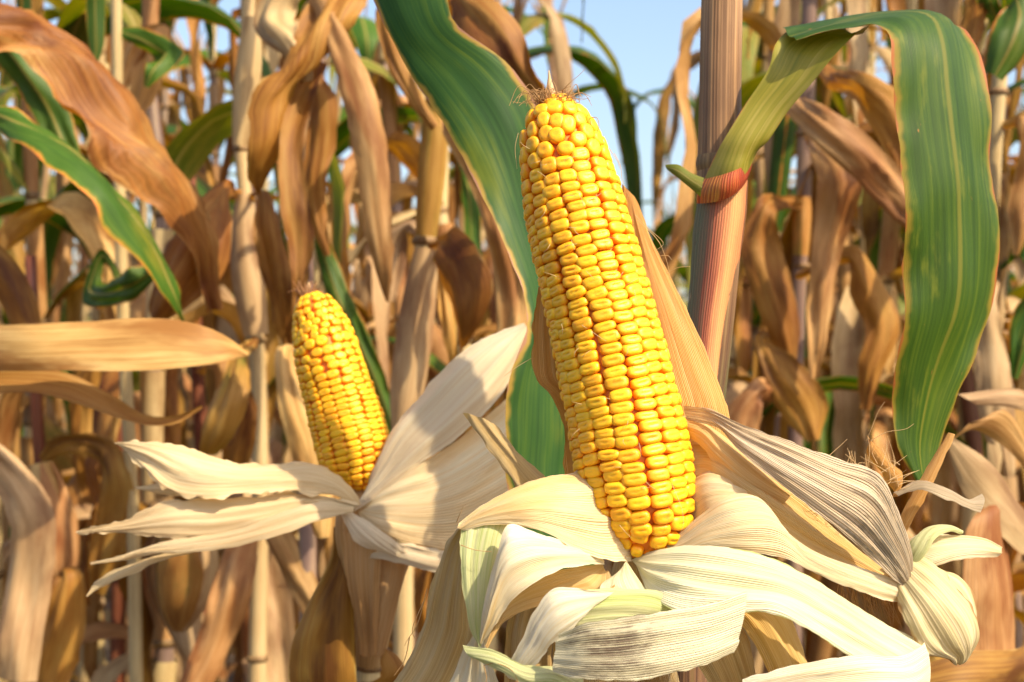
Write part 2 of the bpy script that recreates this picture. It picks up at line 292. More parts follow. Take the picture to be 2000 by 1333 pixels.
def kernel_material(name, crown, side, dull):
    b = NB(name)
    at = b.n('ShaderNodeAttribute', attribute_name='crown').outputs['Fac']
    dn = b.n('ShaderNodeAttribute', attribute_name='dent').outputs['Fac']
    r = b.math('FRACT', b.math('ADD', b.n('ShaderNodeObjectInfo').outputs['Random'], b.n('ShaderNodeNewGeometry').outputs['Random Per Island']))
    tc = b.n('ShaderNodeTexCoord').outputs['Object']
    nz = b.noise(tc, 2.2, 4, .6)
    col = b.mix(b.step(at, .25, .95), c4(side), c4(crown))
    col = b.mix(b.math('MULTIPLY', b.step(b.math('ADD', dn, b.math('MULTIPLY', nz, .35)), .45, 1.0), .7), col, c4(dull))
    hv = b.n('ShaderNodeHueSaturation'); b.set(hv.inputs['Color'], col)
    b.set(hv.inputs['Value'], b.math('ADD', .86, b.math('MULTIPLY', r, .24)))
    b.set(hv.inputs['Hue'], b.math('ADD', .491, b.math('MULTIPLY', b.math('FRACT', b.math('MULTIPLY', r, 5.3)), .016)))
    pr = b.n('ShaderNodeBsdfPrincipled'); b.set(pr.inputs['Base Color'], hv.outputs[0])
    pr.inputs['Roughness'].default_value = .42; pr.inputs['Specular IOR Level'].default_value = .35
    pr.inputs['Subsurface Weight'].default_value = .5; pr.inputs['Subsurface Radius'].default_value = (1.0, .42, .06); pr.inputs['Subsurface Scale'].default_value = .003
    n2 = b.noise(tc, 1.6, 3, .6)
    bp = b.n('ShaderNodeBump'); bp.inputs['Strength'].default_value = .22; bp.inputs['Distance'].default_value = .0008; b.set(bp.inputs['Height'], n2); b.set(pr.inputs['Normal'], bp.outputs[0])
    b.set(b.out.inputs[0], pr.outputs[0]); return b.m
M['kernel'] = kernel_material('kernel_yellow', (.82, .43, .012), (.82, .26, .005), (.64, .36, .018))
M['cob'] = leaf_material('cob', [(.66, .16, .01), (.74, .24, .03)], var=.0, transl=.0, veins=8)

def ground_material():
    b = NB('soil'); tc = b.n('ShaderNodeTexCoord').outputs['Object']
    a = b.noise(tc, 3.0, 8, .7); c = b.noise(tc, 40.0, 4, .6)
    col = b.ramp(b.math('ADD', b.math('MULTIPLY', a, .6), b.math('MULTIPLY', c, .4)), [(.35, (.022, .014, .009)), (.5, (.05, .033, .02)), (.65, (.09, .06, .038))])
    bp = b.n('ShaderNodeBump'); bp.inputs['Strength'].default_value = .8; bp.inputs['Distance'].default_value = .03; b.set(bp.inputs['Height'], a)
    pr = b.n('ShaderNodeBsdfPrincipled'); b.set(pr.inputs['Base Color'], col); b.set(pr.inputs['Normal'], bp.outputs[0]); pr.inputs['Roughness'].default_value = .95
    b.set(b.out.inputs[0], pr.outputs[0]); return b.m
M['soil'] = ground_material()

# ------------------------------------------------------------------ ground
def ground():
    xs = np.concatenate([np.linspace(-400, -12, 12), np.linspace(-11, 11, 60), np.linspace(12, 400, 12)])
    ys = np.concatenate([np.linspace(-60, -3, 6), np.linspace(-2, 24, 70), np.linspace(26, 800, 14)])
    V = []
    for y in ys:
        for x in xs:
            near = max(0, 1 - abs(x) / 14) * max(0, 1 - abs(y - 10) / 16)
            V.append((x, y, near * (.035 * math.sin(x * 8.4) + .03 * mnoise.noise(Vector((x * 3, y * 3, 0)))) - .03 * near))
    n, m = len(ys), len(xs)
    o = mesh_obj('ground', V, grid_faces(n, m), M['soil']); o['kind'] = 'structure'
ground()

# ------------------------------------------------------------------ pixel-traced leaves
def edges(name, parent, mat, D, rows, n=40, m=11, off=True, unit_cm=True, **kw):
    """rows: (ax,ay,az, bx,by,bz): photo pixels of both edges, az/bz = centimetres behind (+) or before (-) depth D"""
    K = [list(P(r[0], r[1], D + r[2] * .01)) + list(P(r[3], r[4], D + r[5] * .01)) for r in rows]
    if len(rows[0]) > 6:
        K = [k + [r[6]] for k, r in zip(K, rows)]; kw['bulge'] = 1.0
    S = spline(K, n)
    if S.shape[1] > 6: kw['bprof'] = S[:, 6]
    if name == 'husk_leaf':
        m = int(m * 1.6) | 1; kw.setdefault('crease', .062); kw['jag'] = max(kw.get('jag', 0), .001); kw['ripple'] = max(kw.get('ripple', 0), .0018) * 1.25; n = int(n * 1.4); S = spline(K, n); kw['bprof'] = S[:, 6] if S.shape[1] > 6 else None
    v, f, u = sheet(S[:, :3], S[:, 3:6], m=m, **kw)
    return mesh_obj(name, v, f, mat, parent, u, offset=world_off(parent))
def strip(name, parent, mat, D, pts, n=30, m=7, **kw):
    """pts: (x, y, depth offset cm, width px, roll deg) along a leaf's middle"""
    p = np.array([(q[0], q[1]) for q in pts], float); t = unit(np.gradient(p, axis=0)); rows = []
    for i, q in enumerate(pts):
        roll = R(q[4]) if len(q) > 4 else 0; pw = q[3] / 2; d = D + q[2] * .01
        dx, dy = -t[i][1] * pw * math.cos(roll), t[i][0] * pw * math.cos(roll); dz = pw * math.sin(roll) / FPX * d * 100
        rows.append((q[0] - dx, q[1] - dy, q[2] - dz, q[0] + dx, q[1] + dy, q[2] + dz))
    return edges(name, parent, mat, D, rows, n, m, **kw)
def world_off(o):
    x = Vector((0, 0, 0))
    while o is not None: x = x + o.location; o = o.parent
    return np.array(x)
def px_tube(name, parent, mat, D, pts, n=30, sides=14):
    K = [list(P(q[0], q[1], D + q[2] * .01)) + [q[3] / 2 / FPX * (D + q[2] * .01)] for q in pts]
    S = spline(K, n); v, f, u = tube(S[:, :3], S[:, 3], sides)
    return mesh_obj(name, v, f, mat, parent, u, offset=world_off(parent))
def to_ground(x, y, D):
    p = P(x, y, D); return Vector((p.x, p.y, 0))
def plant_root(name, x, y, D, label, group=None):
    return empty(name, to_ground(x, y, D), label, 'corn plant', group)
def stalk_to_ground(parent, mat, D, pts, n=30, sides=14):
    """stalk through photo pixels, carried on down to the soil at the plant's base"""
    K = [list(P(q[0], q[1], D)) + [q[2] / 2 / FPX * D] for q in pts]
    b = parent.location; r = K[-1][3]
    K.append([(K[-1][0] + b.x) / 2, (K[-1][1] + b.y) / 2, K[-1][2] * .5, r * 1.1]); K.append([b.x, b.y, -.03, r * 1.25])
    S = spline(K, n); v, f, u = tube(S[:, :3], S[:, 3], sides)
    return mesh_obj('stalk', v, f, mat, parent, u, offset=world_off(parent))
def hairs(name, parent, mat, strands, rad=.00016, D=.58):
    parts = []
    for s in strands:
        S = spline([list(P(q[0], q[1], D + (q[2] if len(q) > 2 else 0) * .01)) for q in s], 14)
        parts.append(tube(S, np.linspace(rad, rad * .5, 14), 4, False))
    v, f, u, _ = merge(parts)
    o = mesh_obj(name, v, f, mat, parent, u, offset=world_off(parent)); o['kind'] = 'stuff'; return o

# ------------------------------------------------------------------ ears
def kernel_mesh(name, seed, mat, dent=.3, sq=3.0, segs=18):
    rg = random.Random(seed); V = []; F = []; cr = []; dt = []
    prof = [(.0, 0), (.22, -.005), (.42, -.02), (.60, -.05), (.76, -.11), (.88, -.2), (.96, -.33), (1.0, -.5), (.985, -.75), (.86, -1.1)]
    ox, oy = rg.uniform(-.12, .12), rg.uniform(-.1, .1); rx = rg.uniform(.34, .5); ry = rg.uniform(.14, .3); tilt = rg.uniform(-.12, .12)
    V.append((0, 0, 0)); cr.append(1); dt.append(1)
    for r, z in prof[1:]:
        for s in range(segs):
            a = 2 * math.pi * s / segs; ca, sa = math.cos(a), math.sin(a)
            k = (abs(ca) ** sq + abs(sa) ** sq) ** (-1 / sq)
            x, y = r * k * ca, r * k * sa
            n = mnoise.noise(Vector((x * 1.3 + seed * 5.1, y * 1.3, z))) * .05
            V.append((x * (1 + n), y * (1 + n), z + tilt * y * (r if z > -.5 else 0) + n * .8)); cr.append(max(0, 1 + z * 1.1)); dt.append(0)
    for i, (x, y, z) in enumerate(V):
        d = math.exp(-(((x - ox) / rx) ** 2 + ((y - oy) / ry) ** 2)) if cr[i] > .8 else 0
        wr = .25 * mnoise.noise(Vector((x * 3.5, y * 3.5, seed)))
        dt[i] = d; V[i] = (x, y, z - dent * d * (1 + wr))
    for s in range(segs): F.append((0, 1 + s, 1 + (s + 1) % segs))
    for k in range(len(prof) - 2):
        for s in range(segs):
            a, b2 = 1 + k * segs + s, 1 + k * segs + (s + 1) % segs; F.append((a, a + segs, b2 + segs, b2))
    me = bpy.data.meshes.new(name); me.from_pydata(V, [], F); me.materials.append(mat)
    me.polygons.foreach_set('use_smooth', np.ones(len(me.polygons), dtype=bool))
    a = me.attributes.new('crown', 'FLOAT', 'POINT'); a.data.foreach_set('value', np.array(cr, dtype=np.float32))
    a = me.attributes.new('dent', 'FLOAT', 'POINT'); a.data.foreach_set('value', np.array(dt, dtype=np.float32))
    return me, np.array(V), F, np.array(cr), np.array(dt)

def build_cob(parent, D, line, nrow, pitch_tip, pitch_mid, pitch_base, tip_len, seed, kd, segs=18):
    """kernels in rows round a cob; line = (x, y, dz cm, half width px)"""
    rg = random.Random(seed)
    K = [list(P(q[0], q[1], D + q[2] * .01)) + [q[3] / FPX * (D + q[2] * .01)] for q in line]
    N = 400; S = spline(K, N); C = S[:, :3]; RAD = np.maximum(S[:, 3], .0005)
    T = unit(np.gradient(C, axis=0)); tocam = unit(np.array(CAM)[None] - C)
    E1 = unit(tocam - T * (tocam * T).sum(1)[:, None]); E2 = np.cross(E1, T)
    L = np.concatenate([[0], np.cumsum(np.linalg.norm(np.diff(C, axis=0), axis=1))]); tot = L[-1]
    dR = np.gradient(RAD, L)
    off = world_off(parent)
    v, f, u = tube(C[::6], np.maximum(RAD[::6] - kd * .75, .0006), 20)
    cob = mesh_obj('cob', v, f, M['cob'], parent, u, offset=off)
    spots = []
    def put(s, phi, wd, ht, rnd):
        i = min(N - 1, max(0, int(np.searchsorted(L, s)))); n = math.cos(phi) * E1[i] + math.sin(phi) * E2[i]
        nn = unit(n - T[i] * np.clip(dR[i], -1.6, 1.6) * .75); y = unit(T[i] - nn * (T[i] @ nn)); x = np.cross(y, nn)
        p = C[i] + n * RAD[i]
        spots.append((float(nn @ tocam[i]), p, x, y, nn, wd, ht, rnd))
    # closed cap of round kernels at the tip
    rmin = .0125 * D / .58 if nrow >= 16 else .011
    s = .0028
    while True:
        i = int(np.searchsorted(L, s)); r = RAD[i]
        if r > rmin * 1.05 or s > tip_len: break
        n = max(4, int(round(2 * math.pi * r / (pitch_tip * .98)))); ph = rg.uniform(0, 6.28)
        for k in range(n): put(s + rg.uniform(-.0006, .0006), ph + 6.283 * k / n + rg.uniform(-.12, .12), pitch_tip * .5 * rg.uniform(.9, 1.08), pitch_tip * .48 * rg.uniform(.9, 1.1), True)
        s += pitch_tip * .78
    s0 = s
    wob = [rg.uniform(0, 6.28) for _ in range(nrow)]
    for k in range(nrow):
        s = s0 + rg.uniform(-.2, .55) * pitch_tip
        while s < tot - .0035:
            t = (s - s0) / (tot - s0)
            g = min(1, max(0, (s - s0) / tip_len)); pt = pitch_tip * (1 - g) + pitch_mid * g
            if t > .75: pt += (pitch_base - pitch_mid) * (t - .75) / .25
            pt *= rg.uniform(.88, 1.12); i = min(N - 1, int(np.searchsorted(L, s)))
            if t > .9 and RAD[i] < rmin * .55: break
            jit = (1 - g) * .1 + .025
            phi = 6.283 * k / nrow + .03 * math.sin(t * 5 + wob[k]) + .02 * math.sin(t * 13 + wob[k] * 3) + rg.uniform(-jit, jit)
            wd = math.pi * RAD[i] / nrow * rg.uniform(.98, 1.06)
            put(s, phi, wd, pt * .5 * 1.13, g < .5)
            s += pt
    km = [kernel_mesh('kernel', seed * 50 + q, M['kernel'], dent=rg.uniform(.04, .18), sq=3.0, segs=segs) for q in range(7)]
    kr = [kernel_mesh('kernel', seed * 50 + 20 + q, M['kernel'], dent=rg.uniform(.0, .1), sq=2.2, segs=segs) for q in range(4)]
    spots.sort(key=lambda q: -q[0])
    Vs, Fs, Cr, Dn, base = [], [], [], [], 0
    for idx, (fc, p, x, y, nn, wd, ht, rnd) in enumerate(spots):
        src = rg.choice(kr if rnd else km)
        dp = kd * rg.uniform(.92, 1.05); rot = rg.uniform(-.09, .09) * (2 if rnd else 1)
        x2 = x * math.cos(rot) + y * math.sin(rot); y2 = y * math.cos(rot) - x * math.sin(rot); lift = rg.uniform(-.0003, .0004)
        if idx < 300:
            o = bpy.data.objects.new('kernel', src[0]); COL.objects.link(o); o.parent = cob
            Mx = Matrix.Identity(4)
            for c, (ax, sc) in enumerate(((x2, wd), (y2, ht), (nn, dp))):
                for r_ in range(3): Mx[r_][c] = ax[r_] * sc
            q = p + nn * lift - off
            for r_ in range(3): Mx[r_][3] = q[r_]
            o.matrix_basis = Mx
        else:
            V = src[1]; W = p + nn * lift + V[:, :1] * x2 * wd + V[:, 1:2] * y2 * ht + V[:, 2:3] * nn * dp
            Vs.append(W - off); Fs += [tuple(i + base for i in q) for q in src[2]]; Cr.append(src[3]); Dn.append(src[4]); base += len(V)
    if Vs:
        me = bpy.data.meshes.new('kernels_at_the_back'); me.from_pydata(np.concatenate(Vs).tolist(), [], Fs); me.materials.append(M['kernel'])
        me.polygons.foreach_set('use_smooth', np.ones(len(me.polygons), dtype=bool))
        for nm, arr in (('crown', Cr), ('dent', Dn)):
            a = me.attributes.new(nm, 'FLOAT', 'POINT'); a.data.foreach_set('value', np.concatenate(arr).astype(np.float32))
        o = bpy.data.objects.new('kernels_at_the_back', me); COL.objects.link(o); o.parent = cob; o['kind'] = 'stuff'
    print('kernels', len(spots))
    return cob

# ---------------- main plant
D0 = .58; DS = .70
mp = plant_root('corn_plant', 1335, 1500, DS, 'thick reddish corn stalk behind the big front ear, with an arching broad green leaf')
stalk_to_ground(mp, M['main_upper'], DS, [(1412, -260, 78), (1411, -60, 80), (1408, 100, 82), (1406, 250, 84), (1408, 340, 96), (1408, 375, 94), (1402, 500, 88), (1390, 650, 82), (1374, 800, 80), (1350, 1000, 80)], n=60, sides=24)
edges('leaf_collar', mp, M['collar'], DS, [(1360, 398, -1.0, 1459, 352, -1.0, .44), (1362, 376, -1.15, 1466, 334, -1.15, .47), (1376, 350, -1.2, 1471, 314, -1.3, .43)], n=14, m=17, crease=.01)
px_tube('node_ring', mp, M['node'], DS, [(1407, 296, 0, 84), (1407, 308, 0, 93), (1407, 322, 0, 97), (1407, 336, 0, 92)], n=14, sides=24)
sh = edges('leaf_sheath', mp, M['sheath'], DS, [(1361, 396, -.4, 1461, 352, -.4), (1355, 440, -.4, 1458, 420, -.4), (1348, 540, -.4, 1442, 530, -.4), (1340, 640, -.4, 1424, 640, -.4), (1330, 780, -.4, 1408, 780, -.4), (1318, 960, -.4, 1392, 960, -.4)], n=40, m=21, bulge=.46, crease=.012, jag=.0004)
edges('leaf_auricle', mp, M['yellowgreen'], DS, [(1300, 322, -2, 1303, 332, -2), (1325, 322, -2.3, 1320, 345, -2.3), (1350, 338, -2.4, 1345, 365, -2.4), (1375, 348, -2.5, 1368, 385, -2.5)], n=16, m=5, bulge=.2)
fl = edges('leaf', mp, M['blade_base'], DS, [(1374, 354, -1.15, 1471, 316, -1.25, .43), (1394, 310, -1.5, 1482, 294, -1.7, .34), (1416, 270, -1.9, 1500, 276, -2.2, .14), (1455, 205, -2.1, 1540, 216, -2.6, -.04), (1500, 135, -2.2, 1592, 155, -3.2, -.1), (1514, 88, -1.8, 1636, 100, -3.6, -.1), (1545, 58, -.6, 1672, 66, -3.6, -.1), (1640, 40, 3.2, 1700, 44, -3.2, -.1)], n=54, m=15, ripple=.001, seed=3, crease=.012)
fl['label'] = 'yellow-green lower blade of the arching leaf'
fh = edges('leaf_tip', mp, M['flag_green'], DS + .024, [(1527, 60, -3.6, 1556, 84, -5.6), (1600, 46, -1, 1640, 60, -6.2), (1700, 36, 1.2, 1692, 58, -6.9), (1800, 38, 1.2, 1716, 60, -7.2), (1862, 46, 0, 1727, 74, -7.5), (1886, 70, -2, 1734, 112, -7.7), (1912, 135, -3.6, 1742, 170, -7.8), (1930, 210, -4.4, 1750, 240, -7.8), (1937, 330, -4.6, 1757, 360, -7.7), (1942, 470, -4.6, 1764, 500, -7.4), (1938, 580, -4.8, 1764, 600, -7.2), (1905, 690, -5.2, 1752, 700, -6.9), (1868, 780, -5.6, 1748, 800, -6.6), (1838, 870, -5.8, 1752, 880, -6.4), (1815, 960, -6, 1790, 960, -6.2)], n=70, m=15, bulge=.08, ripple=.0045, seed=5, jag=.001, crease=.015)
fh['label'] = 'broad green hanging half of the arching leaf with scorched orange edges'
el = edges('leaf', mp, M['ear_leaf'], .66, [(1310, 1420, 6, 1350, 1430, 6), (1200, 1290, 4, 1290, 1260, 6), (1050, 1120, 3, 1150, 1080, 4.6), (995, 950, 3, 1108, 950, 5), (990, 850, 3, 1112, 850, 5.5), (998, 740, 3, 1105, 740, 6), (1030, 645, 3.5, 1090, 640, 6.5), (1020, 560, 4, 1075, 520, 7), (975, 450, 4.5, 1065, 400, 7), (926, 350, 5, 1062, 285, 6.5), (876, 258, 5.5, 1042, 195, 6), (818, 170, 6, 985, 118, 5.5), (766, 80, 6.5, 890, 45, 5), (716, -30, 7, 862, -50, 5), (660, -160, 7, 830, -170, 5)], n=70, m=15, bulge=.12, ripple=.003, seed=9, crease=.015, jag=.0008)
el['label'] = 'broad green leaf with purple and tan edges rising behind the ear'

# ---------------- main ear
base = P(1238, 1130, D0 + .01)
er = empty('corn_ear', base, 'large ripe yellow corn ear in sharp focus with peeled pale husks', 'corn ear')
LINE = [(1083, 186, 1.6, 8), (1085, 198, 1.6, 34), (1088, 222, 1.5, 58), (1091, 255, 1.4, 76), (1102, 310, 1.2, 89), (1121, 400, .9, 99), (1145, 500, .6, 104), (1170, 600, .4, 107), (1194, 700, .2, 111), (1217, 800, 0, 114), (1236, 900, -.2, 117), (1250, 980, -.3, 113), (1254, 1030, -.3, 100), (1248, 1064, -.3, 72), (1241, 1088, -.2, 30)]
build_cob(er, D0, LINE, 16, .0074, .0044, .0051, .034, 4, .0042)
px_tube('shank', er, M['husk_olive'], D0, [(1240, 1075, 0, 70), (1245, 1150, 1, 110), (1262, 1260, 4, 100), (1300, 1400, 8, 80), (1338, 1560, 12, 60)], n=20)
px_tube('ear_tip', er, M['silk_pale'], D0, [(1080, 200, 1.6, 26), (1076, 182, 1.6, 18), (1074, 168, 1.6, 13), (1073, 152, 1.6, 6), (1072, 138, 1.6, 2)], n=14, sides=8)
rg = random.Random(5)
st = []
for k in range(110):
    a = rg.uniform(-1, 1); x0 = 1078 + a * 22; y0 = 200 + abs(a) * 6; h = rg.uniform(8, 45); c = rg.uniform(-25, 25)
    st.append([(x0, y0, 1), (x0 + a * 14 + c * .2, y0 - h * .5, 1 + rg.uniform(-.5, .5)), (x0 + a * 24 + c, y0 - h * rg.uniform(.3, 1), 1), (x0 + a * 30 + c * 1.6, y0 - h * rg.uniform(-.2, 1), .8)])
st += [[(1088, 190, 1), (1110, 165, .6), (1130, 148, .5), (1142, 136, .5)], [(1105, 196, 1), (1122, 202, .6), (1132, 199, .4), (1128, 194, .2)], [(1150, 232, .5), (1165, 230, .2), (1170, 245, 0), (1166, 262, 0)], [(1040, 210, 1), (1030, 190, .5), (1040, 175, .4), (1058, 180, .4)]]
hairs('silk', er, M['silk'], st, .00017)
sd = [[(1200, 300, .5), (1212, 325, 0), (1215, 350, .3), (1228, 385, .5)], [(1190, 290, .2), (1207, 318, -.2), (1210, 330, 0)], [(1245, 430, .3), (1285, 470, 0), (1302, 510, 0), (1310, 545, .2)], [(1300, 535, -.5), (1325, 523, -.8), (1348, 521, -1)], [(1240, 420, 0), (1270, 450, -.5), (1296, 476, -.8), (1280, 490, -.8)], [(1012, 260, .5), (1006, 290, .5), (1010, 330, .6)], [(1312, 945, -2.6), (1330, 990, -2.8), (1335, 1020, -2.9), (1328, 1047, -2.8)], [(1100, 385, -2), (1112, 382, -2.1), (1128, 384, -2.1)], [(1145, 530, -2), (1155, 540, -2.1), (1160, 545, -2.1)], [(1210, 1026, -3), (1222, 1040, -3.2), (1232, 1050, -3.1)], [(1290, 500, -.5), (1305, 500, -.9), (1312, 508, -.9)], [(1038, 700, 0), (1005, 720, 0), (985, 735, .2)]]
for k in range(46):
    q = rg.random(); i = q * 700; x0 = 1095 + i * .215 + rg.uniform(-85, 85); y0 = 270 + i; l = rg.uniform(10, 34); a = rg.uniform(0, 6.28); dz = -2.35 + ((x0 - 1095 - i * .215) / 105) ** 2 * 1.6 - q * .3
    sd.append([(x0, y0, dz), (x0 + l * .5 * math.cos(a) + rg.uniform(-4, 4), y0 + l * .5 * math.sin(a), dz - .12), (x0 + l * math.cos(a), y0 + l * math.sin(a), dz + .05)])
hairs('silk', er, M['silk_pale'], sd, .00013)

H = lambda mat, rows, label=None, n=44, m=15, name='husk_leaf', D=D0, **kw: (lambda o: (o.__setitem__('label', label) if label else None, o)[1])(edges(name, er, M[mat], D, rows, n, m, **kw))
# behind the cob
H('husk_orange', [(1215, 360, 3.0, 1240, 385, 2.8), (1225, 470, 2.8, 1282, 490, 2.2), (1250, 600, 2.4, 1336, 600, 1.6), (1270, 720, 2.0, 1388, 715, 1.2), (1290, 830, 1.6, 1425, 820, 1.0), (1290, 960, 1.2, 1420, 930, 1.2), (1270, 1080, .8, 1350, 1060, .8)], 'orange-tan husk standing behind the right side of the ear', bulge=.14, seed=1, ripple=.0008, jag=.0004, crease=.03)
H('husk_orange', [(1052, 560, 2.4, 1120, 560, 3.0), (1040, 630, 2.0, 1130, 640, 2.8), (1038, 700, 1.7, 1145, 700, 2.6), (1044, 745, 1.5, 1150, 740, 2.5), (1076, 772, 1.5, 1165, 770, 2.4), (1094, 810, 1.5, 1180, 810, 2.3), (1100, 880, 1.4, 1190, 880, 2.0), (1110, 960, 1.3, 1200, 980, 1.6)], 'tan husk edge with a torn step along the left side of the ear', n=50, bulge=.08, seed=2.5, jag=.0014, crease=.03)
H('husk_olive', [(904, 806, 1.0, 966, 828, 1.0), (934, 850, .8, 990, 858, .9), (975, 905, .6, 1025, 895, .8), (1010, 960, .6, 1070, 935, .9), (1080, 1040, .6, 1130, 1000, 1.0)], 'narrow greyish torn husk strip slanting at the left', n=24, m=9, bulge=.16, pleat=.05, npl=2, jag=.0012, seed=6)
# right side
H('husk_amber', [(1330, 850, .8, 1300, 960, .2), (1388, 860, .2, 1366, 930, -.6), (1420, 870, -.4, 1388, 935, -1.2), (1480, 905, -.8, 1450, 985, -1.8), (1550, 960, -.6, 1520, 1035, -2.0), (1620, 1020, -.2, 1590, 1080, -1.8), (1700, 1090, .2, 1690, 1118, -1.2), (1765, 1140, .4, 1760, 1150, -.8)], bulge=.16, seed=11, ripple=.0014)
H('husk_amber', [(1335, 815, 1.0, 1335, 850, .6), (1385, 835, .2, 1365, 870, -.4), (1430, 865, -.6, 1400, 905, -1.0), (1490, 915, -1.0, 1455, 950, -1.4), (1545, 965, -1.0, 1530, 985, -1.4)], 'rolled amber husk edge beside the grey ribbed husk', bulge=.42, n=30, seed=12)
H('husk_dry', [(1335, 792, .8, 1340, 822, .6), (1384, 800, -.6, 1400, 838, -1.0), (1462, 833, -1.6, 1446, 882, -2.0), (1550, 864, -2.2, 1522, 945, -2.6), (1637, 899, -2.4, 1592, 999, -2.9), (1712, 925, -2.4, 1655, 1050, -2.9), (1752, 1000, -2.2, 1705, 1092, -2.6), (1778, 1075, -1.8, 1745, 1130, -2.2), (1780, 1125, -1.6, 1768, 1148, -1.8)], 'grey weathered ribbed husk reaching to the right', bulge=.14, seed=13, ripple=.0016, jag=.0008, pleat=.012, npl=6, n=60, m=25)
H('husk', [(1262, 1085, -.8, 1275, 1092, -1.2), (1330, 1040, -1.4, 1345, 1085, -2.2), (1375, 1000, -1.6, 1400, 1078, -2.8), (1412, 972, -1.8, 1470, 1078, -3.2), (1470, 968, -1.8, 1530, 1088, -3.2), (1520, 1030, -2.4, 1580, 1115, -3.0), (1590, 1078, -2.4, 1650, 1145, -2.8), (1680, 1112, -2.0, 1710, 1165, -2.4), (1765, 1142, -1.4, 1762, 1176, -1.8)], 'cream folded husk right of the ear base', bulge=.2, seed=14, ripple=.0022, n=60, m=17)
H('husk', [(1340, 940, .6, 1335, 1010, .2), (1365, 925, -.4, 1358, 1020, -1.0), (1392, 918, -.8, 1385, 1000, -1.8), (1425, 935, -1.0, 1420, 985, -2.0), (1470, 960, -1.0, 1470, 995, -1.8)], bulge=.3, seed=15, ripple=.002, n=24)
H('husk_pg', [(1236, 1094, -1.2, 1240, 1102, -1.4), (1300, 1074, -2.0, 1268, 1158, -3.0), (1390, 1070, -2.8, 1320, 1190, -4.2), (1480, 1084, -3.2, 1420, 1200, -4.6), (1560, 1116, -3.2, 1505, 1200, -4.6), (1650, 1168, -2.8, 1580, 1235, -4.2), (1740, 1222, -2.4, 1660, 1285, -3.6), (1802, 1258, -2.2, 1735, 1325, -3.4), (1815, 1275, -2.4, 1790, 1340, -3.4)], 'wide greenish white husk running down to the right', bulge=.1, seed=16, ripple=.0016, n=60, m=17)
H('husk_white', [(1806, 1255, -2.6, 1800, 1380, -3.2), (1760, 1282, -4.2, 1760, 1400, -4.6), (1690, 1278, -5.0, 1700, 1420, -5.4), (1600, 1290, -5.4, 1600, 1430, -5.6), (1520, 1308, -5.4, 1520, 1440, -5.6), (1450, 1325, -5.2, 1450, 1450, -5.4)], 'white husk end folded back along the bottom edge', bulge=.1, seed=17, ripple=.0014, jag=.001, n=34)
H('husk_amber', [(1440, 1160, -1.0, 1400, 1180, -2.0), (1530, 1190, -.8, 1450, 1215, -1.8), (1570, 1260, -.6, 1490, 1280, -1.6), (1600, 1340, -.4, 1520, 1360, -1.4), (1620, 1420, 0, 1540, 1440, -1)], 'yellow ribbed husk hanging below the white husk', bulge=.1, pleat=.03, npl=4, seed=18)
H('husk_olive', [(1330, 1180, -.6, 1250, 1190, -1.0), (1440, 1220, -.8, 1330, 1260, -1.4), (1470, 1290, -.8, 1380, 1330, -1.4), (1490, 1400, -.6, 1420, 1430, -1)], bulge=.1, pleat=.02, npl=4, seed=19)
H('husk', [(1740, 1090, .4, 1745, 1120, -.4), (1790, 1050, 0, 1800, 1115, -1.2), (1850, 1046, 0, 1860, 1098, -1.2), (1915, 1052, .2, 1910, 1092, -.8), (1952, 1066, .4, 1948, 1088, 0)], 'pale husk tip pointing right', bulge=.3, seed=20, ripple=.001, jag=.0005, n=26)
H('husk_green', [(1770, 1095, -1.0, 1785, 1108, -1.2), (1778, 1060, -1.0, 1812, 1080, -1.4), (1810, 1036, -.8, 1830, 1052, -1.4), (1850, 1030, -.6, 1855, 1042, -1.0), (1878, 1038, -.4, 1874, 1046, -.6)], 'small curled green husk tip', bulge=.3, n=22, m=9, seed=21)
H('husk_bulb', [(1792, 1080, -1.0, 1742, 1142, -1.4), (1830, 1104, -1.4, 1750, 1172, -1.8), (1862, 1138, -1.4, 1762, 1212, -2.4), (1893, 1178, -1.2, 1780, 1250, -2.4), (1900, 1222, -1.0, 1806, 1276, -2.2), (1880, 1262, -1.0, 1842, 1284, -1.8), (1858, 1280, -1.2, 1852, 1285, -1.4)], 'rounded pale green husk end with a brown scorched rim', bulge=.16, seed=22, ripple=.004, jag=.0022, n=44, crease=.1)
H('husk_bulb', [(1790, 1105, -1.0, 1800, 1110, -1.0), (1870, 1128, -.4, 1835, 1150, -1.0), (1896, 1168, 0, 1860, 1190, -.8), (1903, 1215, .2, 1880, 1225, -.6)], bulge=.2, seed=22.5, ripple=.003, jag=.002, n=24)
